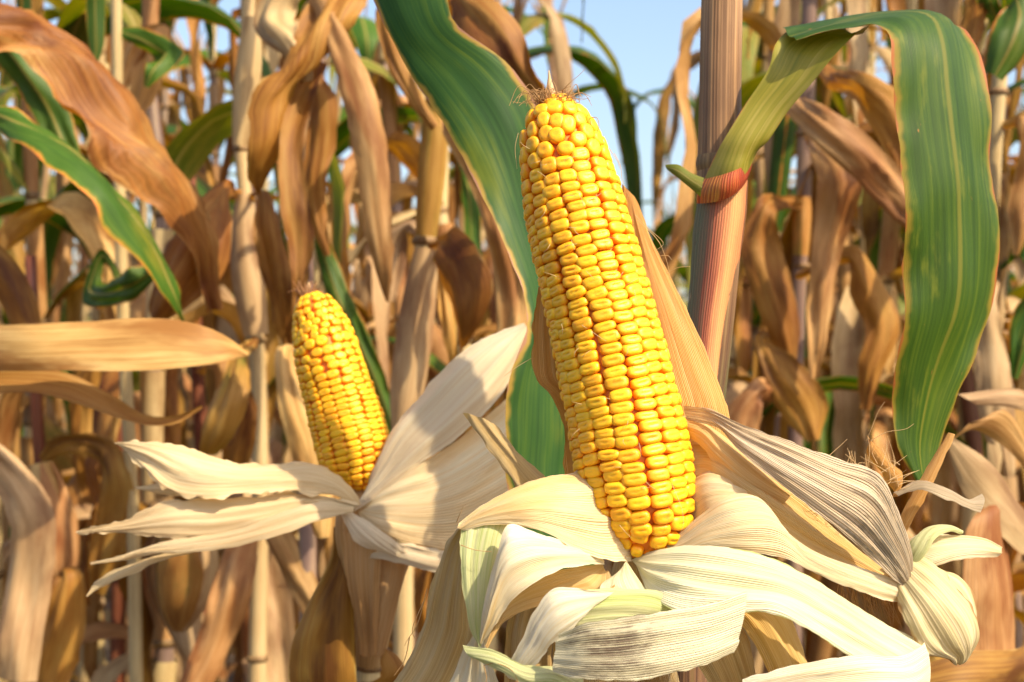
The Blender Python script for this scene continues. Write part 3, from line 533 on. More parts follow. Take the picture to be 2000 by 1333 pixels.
# left side
H('husk', [(1150, 905, -.2, 1232, 1098, -1.2), (1118, 922, -1.2, 1190, 1096, -2.6), (1060, 932, -2.0, 1130, 1075, -3.4), (1000, 955, -2.6, 1075, 1045, -3.6), (945, 985, -3.0, 1010, 1026, -3.4), (905, 1016, -3.2, 950, 1024, -3.4), (893, 1032, -3.4, 905, 1036, -3.4)], 'broad cream husk arching over to the left', bulge=.16, seed=23, ripple=.0016, n=50, m=19)
H('husk_green', [(908, 1012, -3.0, 994, 1016, -2.6), (901, 1040, -3.3, 984, 1036, -3.0), (898, 1100, -3.6, 966, 1106, -3.4), (908, 1180, -3.6, 954, 1180, -3.5), (922, 1235, -3.4, 944, 1230, -3.4), (936, 1264, -3.2, 940, 1262, -3.2)], 'pale green streaked husk strip hanging at the left', bulge=.1, seed=24, n=30)
H('husk_olive', [(905, 1015, -2.6, 935, 1030, -2.8), (868, 1070, -2.0, 925, 1090, -2.4), (840, 1160, -1.6, 925, 1180, -2.2), (822, 1230, -1.2, 925, 1240, -2.0), (790, 1300, -1.0, 895, 1320, -1.6), (740, 1370, -.6, 850, 1390, -1.2), (700, 1430, -.4, 820, 1450, -.8)], 'long tan husk hanging down at the lower left', bulge=.12, pleat=.02, npl=3, seed=25, ripple=.0014, jag=.0008, n=44)
H('husk_white', [(1168, 1088, -2.2, 1180, 1104, -2.4), (1120, 1066, -3.2, 1140, 1106, -3.6), (1070, 1045, -3.8, 1085, 1118, -4.4), (1020, 1028, -4.0, 1040, 1142, -4.8), (988, 1030, -4.2, 1004, 1170, -4.8), (962, 1110, -4.4, 980, 1200, -4.6), (944, 1185, -4.4, 962, 1232, -4.4), (936, 1256, -4.2, 940, 1258, -4.2)], 'white inner husk folded into a triangle at the lower left', bulge=.14, seed=26, ripple=.001, n=50, m=17)
H('husk_amber', [(1180, 1100, -1.8, 1190, 1115, -2.0), (1120, 1108, -2.4, 1200, 1140, -3.4), (1070, 1125, -2.6, 1160, 1160, -3.6), (1010, 1160, -2.8, 1040, 1185, -3.4), (975, 1195, -3.2, 985, 1215, -3.4), (950, 1262, -3.8, 953, 1268, -3.8)], 'amber cupped inside of the husk below the white fold', bulge=-.22, seed=27, n=34)
H('husk_pg', [(1225, 1098, -1.4, 1210, 1120, -2.0), (1260, 1150, -2.4, 1170, 1150, -3.0), (1290, 1190, -2.8, 1190, 1180, -3.2)], bulge=.2, seed=28, n=16)
H('husk_green', [(1320, 1185, -3.0, 1290, 1205, -3.2), (1280, 1155, -3.6, 1255, 1215, -4.0), (1210, 1150, -4.0, 1190, 1215, -4.4), (1150, 1152, -4.4, 1130, 1222, -4.6), (1110, 1165, -4.6, 1090, 1235, -4.6)], 'lime green curled husk under the ear base', bulge=.2, seed=29, ripple=.001, n=30)
H('husk_white', [(1200, 1156, -4.5, 1165, 1182, -4.9), (1130, 1150, -4.9, 1135, 1212, -5.3), (1075, 1152, -5.1, 1105, 1238, -5.3), (1045, 1195, -5.0, 1080, 1258, -5.2), (1025, 1240, -4.8, 1065, 1278, -5.0), (1000, 1285, -4.6, 1040, 1302, -4.8), (985, 1320, -4.4, 1010, 1330, -4.4)], bulge=.12, seed=30, ripple=.001, jag=.0006, n=34)
H('husk_mould', [(1456, 1156, -4.8, 1436, 1276, -5.4), (1390, 1178, -5.8, 1384, 1300, -6.2), (1300, 1194, -6.4, 1310, 1318, -6.8), (1210, 1208, -6.6, 1230, 1330, -7.0), (1140, 1218, -6.4, 1150, 1328, -6.8), (1086, 1238, -5.8, 1076, 1314, -6.0)], 'mould stained pale husk band curving across the bottom', bulge=.06, seed=31, ripple=.0012, jag=.0006, n=44, m=19)
H('husk_green', [(905, 1258, -4.6, 930, 1285, -4.6), (960, 1268, -4.8, 975, 1310, -5.0), (1030, 1300, -5.0, 1030, 1340, -5.2), (1080, 1302, -5.0, 1085, 1345, -5.2), (1140, 1330, -5.0, 1130, 1370, -5.0)], bulge=.2, seed=32, ripple=.001, n=24)
H('husk_white', [(932, 1228, -2.4, 945, 1240, -2.8), (905, 1270, -2.2, 965, 1300, -2.8), (878, 1330, -2.0, 980, 1360, -2.6), (850, 1400, -1.8, 985, 1420, -2.4)], 'white husk hanging at the bottom left', bulge=.1, seed=33, n=20)
H('husk_olive', [(1010, 1150, -1.0, 1090, 1160, -1.4), (990, 1230, -1.0, 1080, 1240, -1.4), (985, 1330, -1.0, 1080, 1340, -1.4), (980, 1420, -.8, 1090, 1420, -1.2)], bulge=.1, pleat=.04, npl=3, seed=34, n=20)
H('husk_olive', [(1090, 1150, .4, 1200, 1150, .2), (1080, 1250, .4, 1230, 1250, .2), (1090, 1420, .6, 1260, 1420, .4)], bulge=.2, pleat=.04, npl=3, seed=35, n=20)
# torn scraps at the far right end
H('husk_orange', [(1692, 850, -1, 1700, 862, -1), (1712, 868, -1, 1690, 885, -.8), (1740, 905, -.8, 1715, 915, -.6), (1765, 935, -.6, 1745, 960, -.4), (1755, 970, -.6, 1740, 975, -.4)], n=18, m=7, bulge=.3, seed=36, jag=.0012, name='husk_scrap')
H('husk_dry', [(1745, 962, -.8, 1755, 970, -.8), (1790, 938, -.6, 1800, 958, -.8), (1840, 950, -.4, 1850, 975, -.8), (1890, 975, 0, 1895, 995, -.4), (1918, 965, .2, 1915, 1002, -.2)], n=20, m=7, bulge=.3, seed=37, jag=.0012, name='husk_scrap')
H('husk_orange', [(1745, 1040, .4, 1765, 1050, .2), (1775, 975, .4, 1800, 985, .2), (1810, 915, .4, 1832, 925, .2), (1850, 845, .4, 1864, 848, .3)], n=18, m=7, bulge=.3, seed=38, jag=.0008, name='husk_scrap')
sr = []
rg = random.Random(8)
for k in range(40):
    x0, y0 = rg.uniform(1640, 1760), rg.uniform(905, 960); a = rg.uniform(-2.6, -.2); l = rg.uniform(20, 75)
    sr.append([(x0, y0, -1.6), (x0 + l * .5 * math.cos(a) + rg.uniform(-8, 8), y0 + l * .5 * math.sin(a), -1.6 + rg.uniform(-.6, .6)), (x0 + l * math.cos(a), y0 + l * math.sin(a) + rg.uniform(-4, 14), -1.4)])
sr += [[(1692, 862, -1), (1705, 830, -1.2), (1715, 805, -1.2), (1728, 785, -1.2)], [(1695, 865, -1), (1730, 845, -1.2), (1770, 838, -1.4), (1785, 828, -1.4)], [(1620, 890, -2), (1640, 872, -2), (1655, 858, -2)]]
hairs('silk', er, M['silk_pale'], sr, .00015)
sr = []
for k in range(90):
    x0, y0 = rg.uniform(1640, 1740), rg.uniform(1120, 1160); l = rg.uniform(30, 95)
    sr.append([(x0, y0, -.6), (x0 + rg.uniform(-8, 14), y0 + l * .5, -.8 + rg.uniform(-.5, .5)), (x0 + rg.uniform(0, 30), y0 + l, -.8)])
hairs('silk_tuft', er, M['silk'], sr, .00018)
hairs('silk', er, M['silk'], [[(835, 1150, -1.6), (815, 1220, -1.6), (796, 1250, -1.8), (790, 1262, -1.8)], [(830, 1170, -1.6), (805, 1230, -1.8), (812, 1248, -1.8), (820, 1235, -1.8)], [(800, 1245, -1.6), (790, 1290, -1.6), (770, 1320, -1.6)], [(945, 1300, -5), (950, 1330, -5), (940, 1345, -5)], [(945, 1300, -5), (970, 1296, -5.2), (1000, 1310, -5.3), (1015, 1340, -5.2)], [(900, 1065, -4), (930, 1075, -4.2), (960, 1078, -4.2)], [(892, 1020, -3.4), (900, 1000, -3.6), (905, 990, -3.6)]], .0002)

# ---------------- second ear and its plant
D2 = .84
p2 = plant_root('corn_plant', 715, 1500, D2 + .02, 'brown-leaved corn stalk carrying the smaller peeled ear, lower left of centre')
stalk_to_ground(p2, M['stalk_tan'], D2 + .03, [(718, 1240, 52), (716, 1292, 58), (714, 1310, 56), (714, 1400, 54)], n=24, sides=16)
px_tube('node_ring', p2, M['node'], D2 + .03, [(716, 1290, 0, 62), (716, 1298, 0, 68), (715, 1306, 0, 62)], n=6, sides=16)
edges('leaf', p2, M['brown'], D2, [(690, 1330, 2, 720, 1330, 2), (575, 1350, -1, 700, 1345, 0), (568, 1270, -1, 694, 1260, -.5), (600, 1180, -.5, 690, 1170, -.5), (645, 1090, 0, 690, 1090, 0), (652, 1030, .5, 688, 1030, .4)], n=30, bulge=.14, seed=41, ripple=.004, crease=.1)
edges('leaf', p2, M['ochre'], D2, [(760, 1340, 1, 700, 1340, 1), (792, 1310, 0, 745, 1320, 0), (775, 1280, 0, 742, 1290, 0), (755, 1268, 0, 752, 1270, 0)], n=16, bulge=.1, seed=42)
e2 = empty('corn_ear', P(712, 1080, D2), 'smaller yellow corn ear at the left, slightly blurred, with cream husks spread sideways', 'corn ear')
LINE2 = [(600, 571, 1.2, 6), (603, 579, 1.2, 22), (611, 598, 1.1, 42), (626, 640, 1.0, 57), (641, 700, .7, 66), (660, 765, .4, 70), (679, 830, .2, 74), (695, 895, 0, 72), (701, 940, 0, 54), (699, 965, 0, 20)]
build_cob(e2, D2, LINE2, 16, .0056, .0035, .0038, .034, 9, .0034, segs=12)
G = lambda mat, rows, label=None, n=36, m=13, name='husk_leaf', **kw: (lambda o: (o.__setitem__('label', label) if label else None, o)[1])(edges(name, e2, M[mat], D2, rows, n, m, **kw))
px_tube('ear_tip', e2, M['silk_pale'], D2, [(601, 578, 1.2, 16), (602, 565, 1.2, 10), (604, 552, 1.2, 4)], n=8, sides=8)
hairs('silk', e2, M['silk'], [[(600 + q * .7, 580, 1), (598 + q * 1.1 + 4 * math.sin(q * 7), 570, .9), (599 + q * 1.5 + 7 * math.sin(q * 5), 556 + 8 * math.sin(q * 3.3), .9)] for q in range(-15, 16)] + [[(600 + q * 3, 578, 1.2), (598 + q * 6, 568, 1), (597 + q * 9, 556 + abs(q) * 4, 1)] for q in range(-4, 5)], .0003, D2)
px_tube('shank', e2, M['husk2_tan'], D2, [(700, 950, 0, 60), (708, 1020, .2, 110), (722, 1090, .5, 118), (728, 1150, 1, 110), (724, 1230, 2, 84), (718, 1296, 3, 62)], n=24)
G('husk2', [(700, 985, -2.4, 697, 992, -2.6), (652, 930, -2.6, 655, 972, -3.6), (615, 905, -2.8, 600, 962, -4.2), (547, 908, -3.2, 540, 964, -4.6), (480, 908, -3.6, 470, 970, -5.0), (412, 890, -4.0, 395, 975, -5.2), (367, 874, -4.2, 330, 962, -5.0), (300, 864, -4.4, 284, 920, -4.8), (226, 864, -4.4, 231, 870, -4.4)], 'upper cream husk spread to the left with a ragged end', bulge=.16, seed=51, ripple=.0028, jag=.0034, n=60)
G('husk2', [(700, 986, -3.0, 680, 1000, -3.2), (615, 966, -3.6, 590, 1004, -4.4), (538, 966, -4.0, 505, 1032, -5.0), (435, 974, -4.2, 430, 1048, -5.0), (330, 978, -4.4, 345, 1052, -5.0), (241, 1016, -4.4, 250, 1042, -4.6), (148, 1038, -4.4, 152, 1042, -4.4)], 'middle cream husk pointing left', bulge=.16, seed=52, ripple=.0028, jag=.0026, n=60)
G('husk2', [(690, 990, -3.6, 690, 1000, -3.8), (618, 980, -4.6, 600, 1024, -5.4), (552, 1000, -5.0, 525, 1050, -5.8), (480, 1030, -5.2, 440, 1068, -5.8), (400, 1046, -5.2, 360, 1078, -5.6), (330, 1056, -5.2, 290, 1084, -5.4), (240, 1084, -5.0, 235, 1096, -5.0), (176, 1100, -4.8, 178, 1103, -4.8)], 'lower narrow cream husk pointing left', bulge=.16, seed=53, ripple=.0016)
G('husk2', [(420, 1062, -4.4, 410, 1072, -4.4), (305, 1086, -4.4, 312, 1096, -4.4), (230, 1112, -4.2, 245, 1128, -4.2), (190, 1134, -4, 200, 1146, -4), (168, 1164, -4, 171, 1166, -4)], n=20, bulge=.1, seed=54)
G('husk2', [(355, 940, -3.4, 400, 968, -3.6), (300, 946, -3.2, 330, 968, -3.4), (262, 952, -3, 264, 956, -3)], n=12, bulge=.1, seed=55)
G('husk2_white', [(700, 985, -1.6, 694, 1000, -2.8), (730, 915, -1.8, 760, 950, -3.0), (763, 838, -1.8, 830, 900, -3.2), (822, 770, -1.8, 900, 850, -3.2), (885, 703, -1.6, 965, 790, -3.0), (952, 656, -1.2, 1010, 720, -2.4), (1022, 628, -.8, 1035, 650, -1.4)], 'big white husk swept up to the right of the smaller ear', bulge=.12, seed=56, ripple=.0022, m=15)
G('husk2', [(705, 990, -2.2, 700, 1005, -2.6), (770, 935, -2.6, 745, 1040, -3.8), (850, 890, -2.8, 830, 1068, -4.0), (930, 830, -2.4, 900, 1075, -3.6), (1010, 760, -2.0, 985, 1040, -3.0), (1060, 720, -1.4, 1060, 960, -2.2)], 'wide tan husk behind the front husks', bulge=.1, seed=57, ripple=.003, m=15)
G('husk2_white', [(688, 998, -3.0, 664, 1000, -3.0), (712, 1015, -4.0, 682, 1040, -4.0), (755, 1045, -4.4, 705, 1068, -4.2), (800, 1078, -4.2, 748, 1080, -4.0), (830, 1090, -3.6, 800, 1092, -3.6)], bulge=.2, seed=58, ripple=.0015, n=24)
G('husk2_white', [(715, 1082, -3.2, 720, 1090, -3.2), (790, 1062, -3.8, 770, 1098, -4.0), (850, 1072, -4.0, 850, 1118, -4.2), (930, 1080, -3.6, 930, 1118, -3.8), (1000, 1070, -3, 1000, 1110, -3)], 'short white husk below, reaching behind the front ear', bulge=.2, seed=59, ripple=.0015, n=24)
G('husk2_tan', [(668, 1030, -3.0, 745, 1070, -3.4), (676, 1110, -2.6, 740, 1130, -3.0), (690, 1190, -1.6, 738, 1200, -2.0), (700, 1280, 0, 735, 1280, -.4)], n=20, bulge=.2, pleat=.03, npl=2, seed=60)
G('husk2_tan', [(745, 1080, -2.4, 800, 1085, -1.6), (738, 1140, -2.4, 788, 1140, -1.2), (732, 1200, -1.6, 770, 1200, -.4), (728, 1280, 0, 750, 1280, .4)], n=20, bulge=.2, pleat=.03, npl=2, seed=61)


# ------------------------------------------------------------------ traced plants of the middle ground
def husked_ear(parent, mats, D, pts, seed, n=20):
    """closed dry ear: overlapping bracts round a spindle; pts (x, y, half width px)"""
    rg = random.Random(seed); off = world_off(parent)
    K = [list(P(q[0], q[1], D)) + [q[2] / FPX * D] for q in pts]; S = spline(K, n); C = S[:, :3]; Rd = S[:, 3]
    v, f, u = tube(C, Rd * .93, 14); core = mesh_obj('husked_ear', v, f, M[mats[0]], parent, u, offset=off)
    T = unit(np.gradient(C, axis=0)); tc = unit(np.array(CAM) - C); E1 = unit(tc - T * (tc * T).sum(1)[:, None]); E2 = np.cross(E1, T)
    for k in range(5):
        a0 = -1.7 + k * .85 + rg.uniform(-.2, .2); wd = rg.uniform(.9, 1.3); m = 7; V = np.zeros((n, m, 3)); U = np.zeros((n, m, 2))
        for i in range(n):
            t = i / (n - 1); nar = 1 if t < .55 else max(.12, 1 - (t - .55) / .45 * .9)
            fl = 1.0 + .05 * (k % 3) + (t > .8) * (t - .8) * rg.choice((.3, .8))
            for j in range(m):
                q = j / (m - 1); a = a0 + (q - .5) * wd * nar
                V[i, j] = C[i] + (math.cos(a) * E1[i] + math.sin(a) * E2[i]) * (Rd[i] * fl + .0015 * mnoise.noise(Vector((q * 4, t * 6, seed + k)))); U[i, j] = (q, t * .2)
        mesh_obj('husk_leaf', V.reshape(-1, 3), grid_faces(n, m), M[rg.choice(mats)], core, U.reshape(-1, 2), offset=off)
    return core
def node_at(parent, D, x, y, wpx, mat='node'):
    return px_tube('node_ring', parent, M[mat], D, [(x, y - wpx * .16, 0, wpx * 1.02), (x, y, 0, wpx * 1.2), (x, y + wpx * .16, 0, wpx * 1.04)], n=6, sides=14)
SK = dict(bulge=.10, ripple=.009, crease=.13, fold=-.12, jag=.0015, m=11)

DA = 1.45
a = plant_root('corn_plant', 500, 1700, DA, 'pale jointed dry corn stalk just left of the smaller ear')
stalk_to_ground(a, M['stalk_tan'], DA, [(486, -120, 24), (484, 60, 28), (474, 200, 28), (470, 290, 26), (480, 390, 27), (492, 530, 30), (500, 665, 32), (508, 850, 32), (507, 1060, 34), (503, 1285, 36)], n=50)
for q in ((470, 292, 28), (486, 392, 30), (500, 664, 36), (503, 1285, 38)): node_at(a, DA, *q)
strip('leaf_sheath', a, M['greytan'], DA - .02, [(492, 35, 0, 34), (486, 120, 0, 50), (478, 200, 0, 48), (468, 285, 0, 30)], bulge=.5)
strip('leaf_sheath', a, M['greytan'], DA - .02, [(478, 380, 0, 34), (476, 460, 0, 54), (486, 560, 0, 64), (500, 655, 0, 48)], bulge=.5)
strip('leaf', a, M['brown'], DA - .08, [(478, 385, 8, 20), (440, 370, 0, 50, 40), (408, 440, -6, 110, 25), (370, 510, -8, 120, 15), (335, 570, -8, 95, 20), (308, 620, -6, 40, 10)], seed=71, **SK)
strip('leaf', a, M['brown'], DA - .05, [(490, 388, 4, 16), (510, 378, -4, 30, 20), (520, 440, -6, 55, -20), (535, 530, -6, 60, 10), (552, 600, -5, 50, 20), (565, 680, -4, 16)], seed=72, **SK)
strip('leaf', a, M['ochre'], DA - .1, [(500, 668, 8, 20), (470, 690, -4, 40, 30), (455, 760, -8, 70, 20), (430, 830, -8, 70, -10), (405, 890, -6, 30)], seed=73, **SK)
strip('leaf', a, M['brown'], DA - .12, [(500, 668, 8, 16), (455, 720, 0, 40, 30), (478, 800, 0, 50, 10), (465, 880, 0, 60, 0), (450, 960, 2, 30)], seed=74, **SK)
strip('leaf', a, M['tan'], DA - .1, [(508, 1000, 6, 20), (540, 1040, -2, 50, 20), (575, 1120, -4, 60, 10), (620, 1200, -4, 50, -10), (650, 1290, -4, 20)], seed=75, **SK)
strip('leaf', a, M['tan'], DA - .06, [(505, 1000, 6, 24), (475, 1060, -2, 60, 20), (452, 1150, -4, 80, 10), (425, 1240, -4, 70, -10), (380, 1340, -4, 60), (350, 1400, -4, 20)], seed=76, **SK)

DB = 1.28
b_ = plant_root('corn_plant', 800, 1700, DB, 'straw coloured corn stalk between the two ears with a curled orange-brown leaf')
stalk_to_ground(b_, M['stalk_tan'], DB, [(874, -160, 26), (866, 0, 30), (858, 150, 36), (845, 320, 42), (830, 468, 40), (822, 600, 40), (806, 740, 40), (795, 900, 40), (788, 1150, 40)], n=50)
node_at(b_, DB, 829, 472, 44)
strip('leaf_sheath', b_, M['ochre'], DB - .02, [(858, 150, 0, 44), (850, 250, 0, 52), (842, 350, 0, 54), (832, 462, 0, 42)], bulge=.45, seed=80)
strip('leaf_sheath', b_, M['greytan'], DB - .02, [(832, 486, 0, 44), (822, 560, 0, 62), (806, 680, 0, 72), (792, 780, 0, 62), (780, 850, 0, 30)], bulge=.4, seed=81)
o = edges('leaf', b_, M['brown'], DB, [(835, 478, 0, 840, 486, 0), (868, 456, -4, 872, 490, -4), (895, 444, -8, 880, 560, -6), (940, 490, -11, 888, 610, -7), (962, 550, -12, 895, 650, -8), (945, 620, -11, 898, 680, -8), (912, 678, -9, 898, 695, -8)], n=34, m=11, bulge=.25, seed=82, ripple=.005, crease=.08, jag=.001)
o['label'] = 'curled orange-brown leaf like a hanging scoop'
strip('leaf', b_, M['ochre'], DB - .02, [(838, 490, 4, 20), (866, 520, -2, 30, 20), (872, 600, -3, 30), (882, 680, -3, 24), (892, 740, -2, 8)], seed=83, **SK)
strip('leaf', b_, M['greytan'], DB + .06, [(832, 470, 0, 14), (800, 440, 2, 30, 20), (775, 465, 3, 50, 10), (770, 520, 3, 40), (764, 590, 3, 12)], seed=84, **SK)
strip('leaf', b_, M['tan'], DB - .14, [(862, 90, 14, 16), (880, 250, 4, 40, 20), (930, 340, 2, 40, 0), (968, 440, 0, 50, 10), (994, 540, 0, 64, 10), (1000, 640, 0, 60, 0), (990, 740, 0, 30)], seed=85, **SK)
strip('leaf', b_, M['brown'], DB - .2, [(862, 60, 18, 20), (880, -20, 10, 50, 20), (915, 20, 6, 100, 20), (965, 85, 4, 120, 10), (1010, 150, 4, 80, 20), (1060, 205, 4, 40), (1090, 260, 4, 12)], seed=86, **SK)
strip('leaf', b_, M['brown'], DB - .1, [(866, -60, 10, 20), (780, -70, 4, 40, 10), (750, 20, 2, 34, 10), (775, 120, 0, 40, 0), (815, 200, 0, 30, 0), (850, 250, 0, 18)], seed=87, **SK)

DC = 1.22
c_ = plant_root('corn_plant', 620, 1700, DC + .1, 'corn plant with tall hanging rust-brown leaves above the smaller ear')
stalk_to_ground(c_, M['stalk_dark'], DC + .1, [(700, -200, 26), (640, 0, 28), (612, 200, 30), (600, 400, 30), (596, 600, 32), (600, 1000, 34)], n=40)
edges('leaf', c_, M['brown'], DC, [(700, -80, 4, 640, -80, 4), (722, -10, 0, 610, -20, 0), (690, 50, -2, 548, 130, -4), (600, 150, -2, 505, 190, -5), (572, 230, -2, 490, 270, -5), (545, 310, -2, 485, 330, -4), (520, 372, -1, 498, 380, -2)], n=34, m=11, bulge=.16, seed=90, ripple=.007, crease=.14, jag=.002)
edges('leaf', c_, M['brown'], DC - .03, [(640, 120, 4, 600, 110, 4), (612, 200, 0, 556, 210, 0), (592, 300, -2, 545, 290, -2), (604, 400, -3, 548, 400, -3), (612, 480, -3, 562, 480, -3), (600, 560, -3, 572, 560, -3), (590, 600, -2, 586, 600, -2)], n=34, m=9, bulge=-.16, seed=91, ripple=.007, crease=.14, jag=.002)
edges('leaf', c_, M['tan'], DC - .06, [(600, 0, 6, 630, -40, 6), (632, 60, 2, 680, 70, 2), (668, 190, 0, 730, 170, 0), (690, 290, -1, 756, 290, -1), (706, 400, -1, 764, 400, -1), (724, 500, -1, 768, 500, -1), (752, 590, 0, 760, 592, 0)], n=34, m=9, bulge=.16, seed=92, ripple=.006, crease=.12, jag=.002)
strip('leaf', c_, M['brown'], DC + .08, [(610, 140, 0, 20), (628, 190, 0, 50, 20), (624, 280, 0, 55, 10), (612, 360, 0, 50, -10), (622, 440, 0, 36), (640, 500, 0, 12)], seed=93, **SK)
strip('leaf', c_, M['greytan'], DC, [(640, -40, 0, 20), (560, -30, 0, 70, 20), (530, 40, 0, 80, 20), (580, 100, -2, 60, 10), (600, 160, -2, 24)], seed=94, **SK)
strip('leaf', c_, M['green'], DC + .2, [(600, 380, 0, 14), (640, 520, 0, 40, 10), (690, 640, 0, 46), (740, 760, 0, 40), (780, 880, 0, 12)], seed=95, **SK)
strip('leaf', c_, M['tan'], DC + .02, [(598, 700, 6, 20), (560, 690, 0, 40), (575, 790, -2, 60, 0), (600, 870, -2, 70, 0), (620, 960, -2, 60), (630, 1050, -2, 30)], seed=96, **SK)

DL = 1.15
l_ = plant_root('corn_plant', -220, 1700, DL, 'corn plant at the left edge with a straight horizontal tan leaf and long slanting leaves')
stalk_to_ground(l_, M['stalk_tan'], DL, [(-170, -300, 40), (-190, 200, 42), (-200, 700, 44), (-210, 1200, 46)], n=30)
edges('leaf', l_, M['tan'], 1.0, [(-200, 660, 14, -200, 690, 14), (-60, 640, 4, -60, 722, 2), (60, 634, 0, 60, 724, -1), (200, 626, 0, 200, 724, -2), (320, 622, 0, 320, 722, -2), (400, 638, 0, 400, 714, -1), (450, 662, 1, 450, 704, 0), (486, 690, 2, 480, 698, 2)], n=44, m=11, bulge=.08, seed=101, ripple=.002)['label'] = 'straight horizontal tan leaf blade'
edges('leaf', l_, M['ochre'], 1.02, [(-200, 700, 13, -200, 715, 13), (-60, 722, 2, -50, 770, 0), (40, 722, 1, 60, 764, -1), (130, 728, 1, 140, 786, -1), (215, 768, 1, 225, 818, -1), (290, 812, 0, 300, 834, -1), (345, 812, 0, 350, 826, 0), (394, 792, 0, 396, 797, 0)], n=40, m=9, bulge=-.2, seed=102, ripple=.002)
edges('leaf', l_, M['brown'], 1.25, [(-170, -20, -6, -180, 20, -6), (-20, 0, -4, -40, 90, -8), (80, 45, 0, 45, 108, -5), (190, 128, 2, 135, 185, -5), (265, 220, 3, 195, 268, -5), (325, 305, 4, 258, 332, -4), (385, 385, 4, 330, 396, -2), (425, 470, 4, 370, 480, 0), (440, 600, 4, 405, 610, 3)], n=60, m=17, bulge=.16, seed=103, ripple=.009, crease=.16, jag=.002, fold=-.15)['label'] = 'long tan leaf slanting down from the top left corner'
edges('leaf', l_, M['green'], 1.18, [(-200, 260, -2, -200, 280, -2), (-30, 208, 0, -40, 240, 0), (50, 222, 0, 35, 282, -4), (130, 292, 0, 104, 318, -6), (205, 365, 0, 178, 385, -7), (275, 435, 0, 232, 462, -6), (318, 505, 0, 278, 530, -4), (345, 580, 0, 325, 590, -2), (362, 640, 2, 360, 642, 2)], n=50, m=13, bulge=.16, seed=104, ripple=.006, crease=.06, jag=.0012)['label'] = 'long green leaf slanting down below the tan one'
strip('leaf', l_, M['green'], 1.35, [(-190, -20, -14, 20), (-60, 20, 0, 60, 20), (30, 110, 0, 75, 10), (90, 200, 0, 70, 10), (130, 290, 0, 50, 0), (160, 360, 0, 16)], seed=105, **SK)
strip('leaf', l_, M['brown'], 1.2, [(-200, 500, -4, 20), (-60, 470, 0, 60), (20, 560, 0, 70), (60, 660, 0, 50), (80, 740, 0, 14)], seed=106, **SK)
strip('leaf', l_, M['greytan'], 1.3, [(-205, 820, -14, 20), (-60, 860, 0, 50), (60, 1000, 0, 90), (50, 1150, 0, 90), (30, 1330, 0, 80)], seed=107, **SK)
d_ = plant_root('corn_plant', 280, 1700, 1.5, 'corn plant top left with a thin curled green leaf tip')
stalk_to_ground(d_, M['stalk_tan'], 1.5, [(225, -150, 20), (230, 200, 22), (240, 600, 24), (262, 1100, 26)], n=30)
edges('leaf', d_, M['green'], 1.42, [(228, -120, 6, 236, -120, 6), (175, -40, 0, 205, -50, 0), (168, 20, 0, 206, 10, 0), (172, 80, 0, 204, 80, 0), (176, 120, 0, 192, 124, 0), (150, 160, 0, 158, 172, 0), (120, 178, 0, 122, 188, 0), (85, 182, 0, 84, 188, 0), (60, 150, 0, 59, 152, 0)], n=40, m=7, bulge=.12, seed=110, ripple=.002)['label'] = 'narrow green leaf with its tip curled like a hook'
strip('leaf', d_, M['green'], 1.5, [(230, 60, 0, 16), (290, 80, 0, 50, 20), (330, 110, 0, 70, 20), (300, 140, -2, 40), (285, 170, -2, 14)], seed=111, **SK)
strip('leaf', d_, M['tan'], 1.55, [(234, 180, 0, 16), (265, 90, 0, 50, 20), (300, 60, 0, 60, 20), (285, 160, 0, 60), (260, 240, 0, 16)], seed=112, **SK)
strip('leaf', d_, M['green'], 1.45, [(240, 560, 0, 16), (200, 500, 0, 30), (180, 570, 0, 60, 20), (250, 560, -6, 70, 30), (300, 530, -6, 30)], seed=113, **SK)
husked_ear(d_, ['tan', 'ochre', 'greytan'], 1.45, [(355, 1010, 40), (362, 1060, 56), (365, 1110, 58), (358, 1170, 48), (352, 1215, 26), (350, 1232, 12)][::-1], 12)
g_ = plant_root('corn_plant', 110, 1700, 1.55, 'corn plant low at the left carrying a closed dry ear lit by the sun')
stalk_to_ground(g_, M['stalk_red'], 1.6, [(60, 500, 22), (72, 800, 24), (90, 1100, 26)], n=24)
husked_ear(g_, ['tan', 'ochre', 'tan'], 1.5, [(78, 905, 22), (88, 960, 42), (98, 1030, 50), (106, 1100, 46), (110, 1140, 30), (112, 1155, 14)][::-1], 13)
strip('leaf', g_, M['brown'], 1.5, [(80, 900, 2, 20), (120, 870, 0, 40, 10), (200, 880, 0, 50, 30), (230, 960, 0, 70, 20), (210, 1060, 0, 70, 10), (190, 1160, 0, 30)], seed=120, **SK)
strip('leaf', g_, M['brown'], 1.46, [(92, 1150, 6, 20), (130, 1120, 0, 50), (120, 1220, 0, 90), (90, 1320, 0, 90), (80, 1400, 0, 40)], seed=121, **SK)
strip('leaf', g_, M['green'], 1.52, [(60, 1000, 0, 14), (30, 1020, 0, 24), (45, 1110, 0, 26), (62, 1180, 0, 20), (70, 1230, 0, 8)], seed=122, **SK)
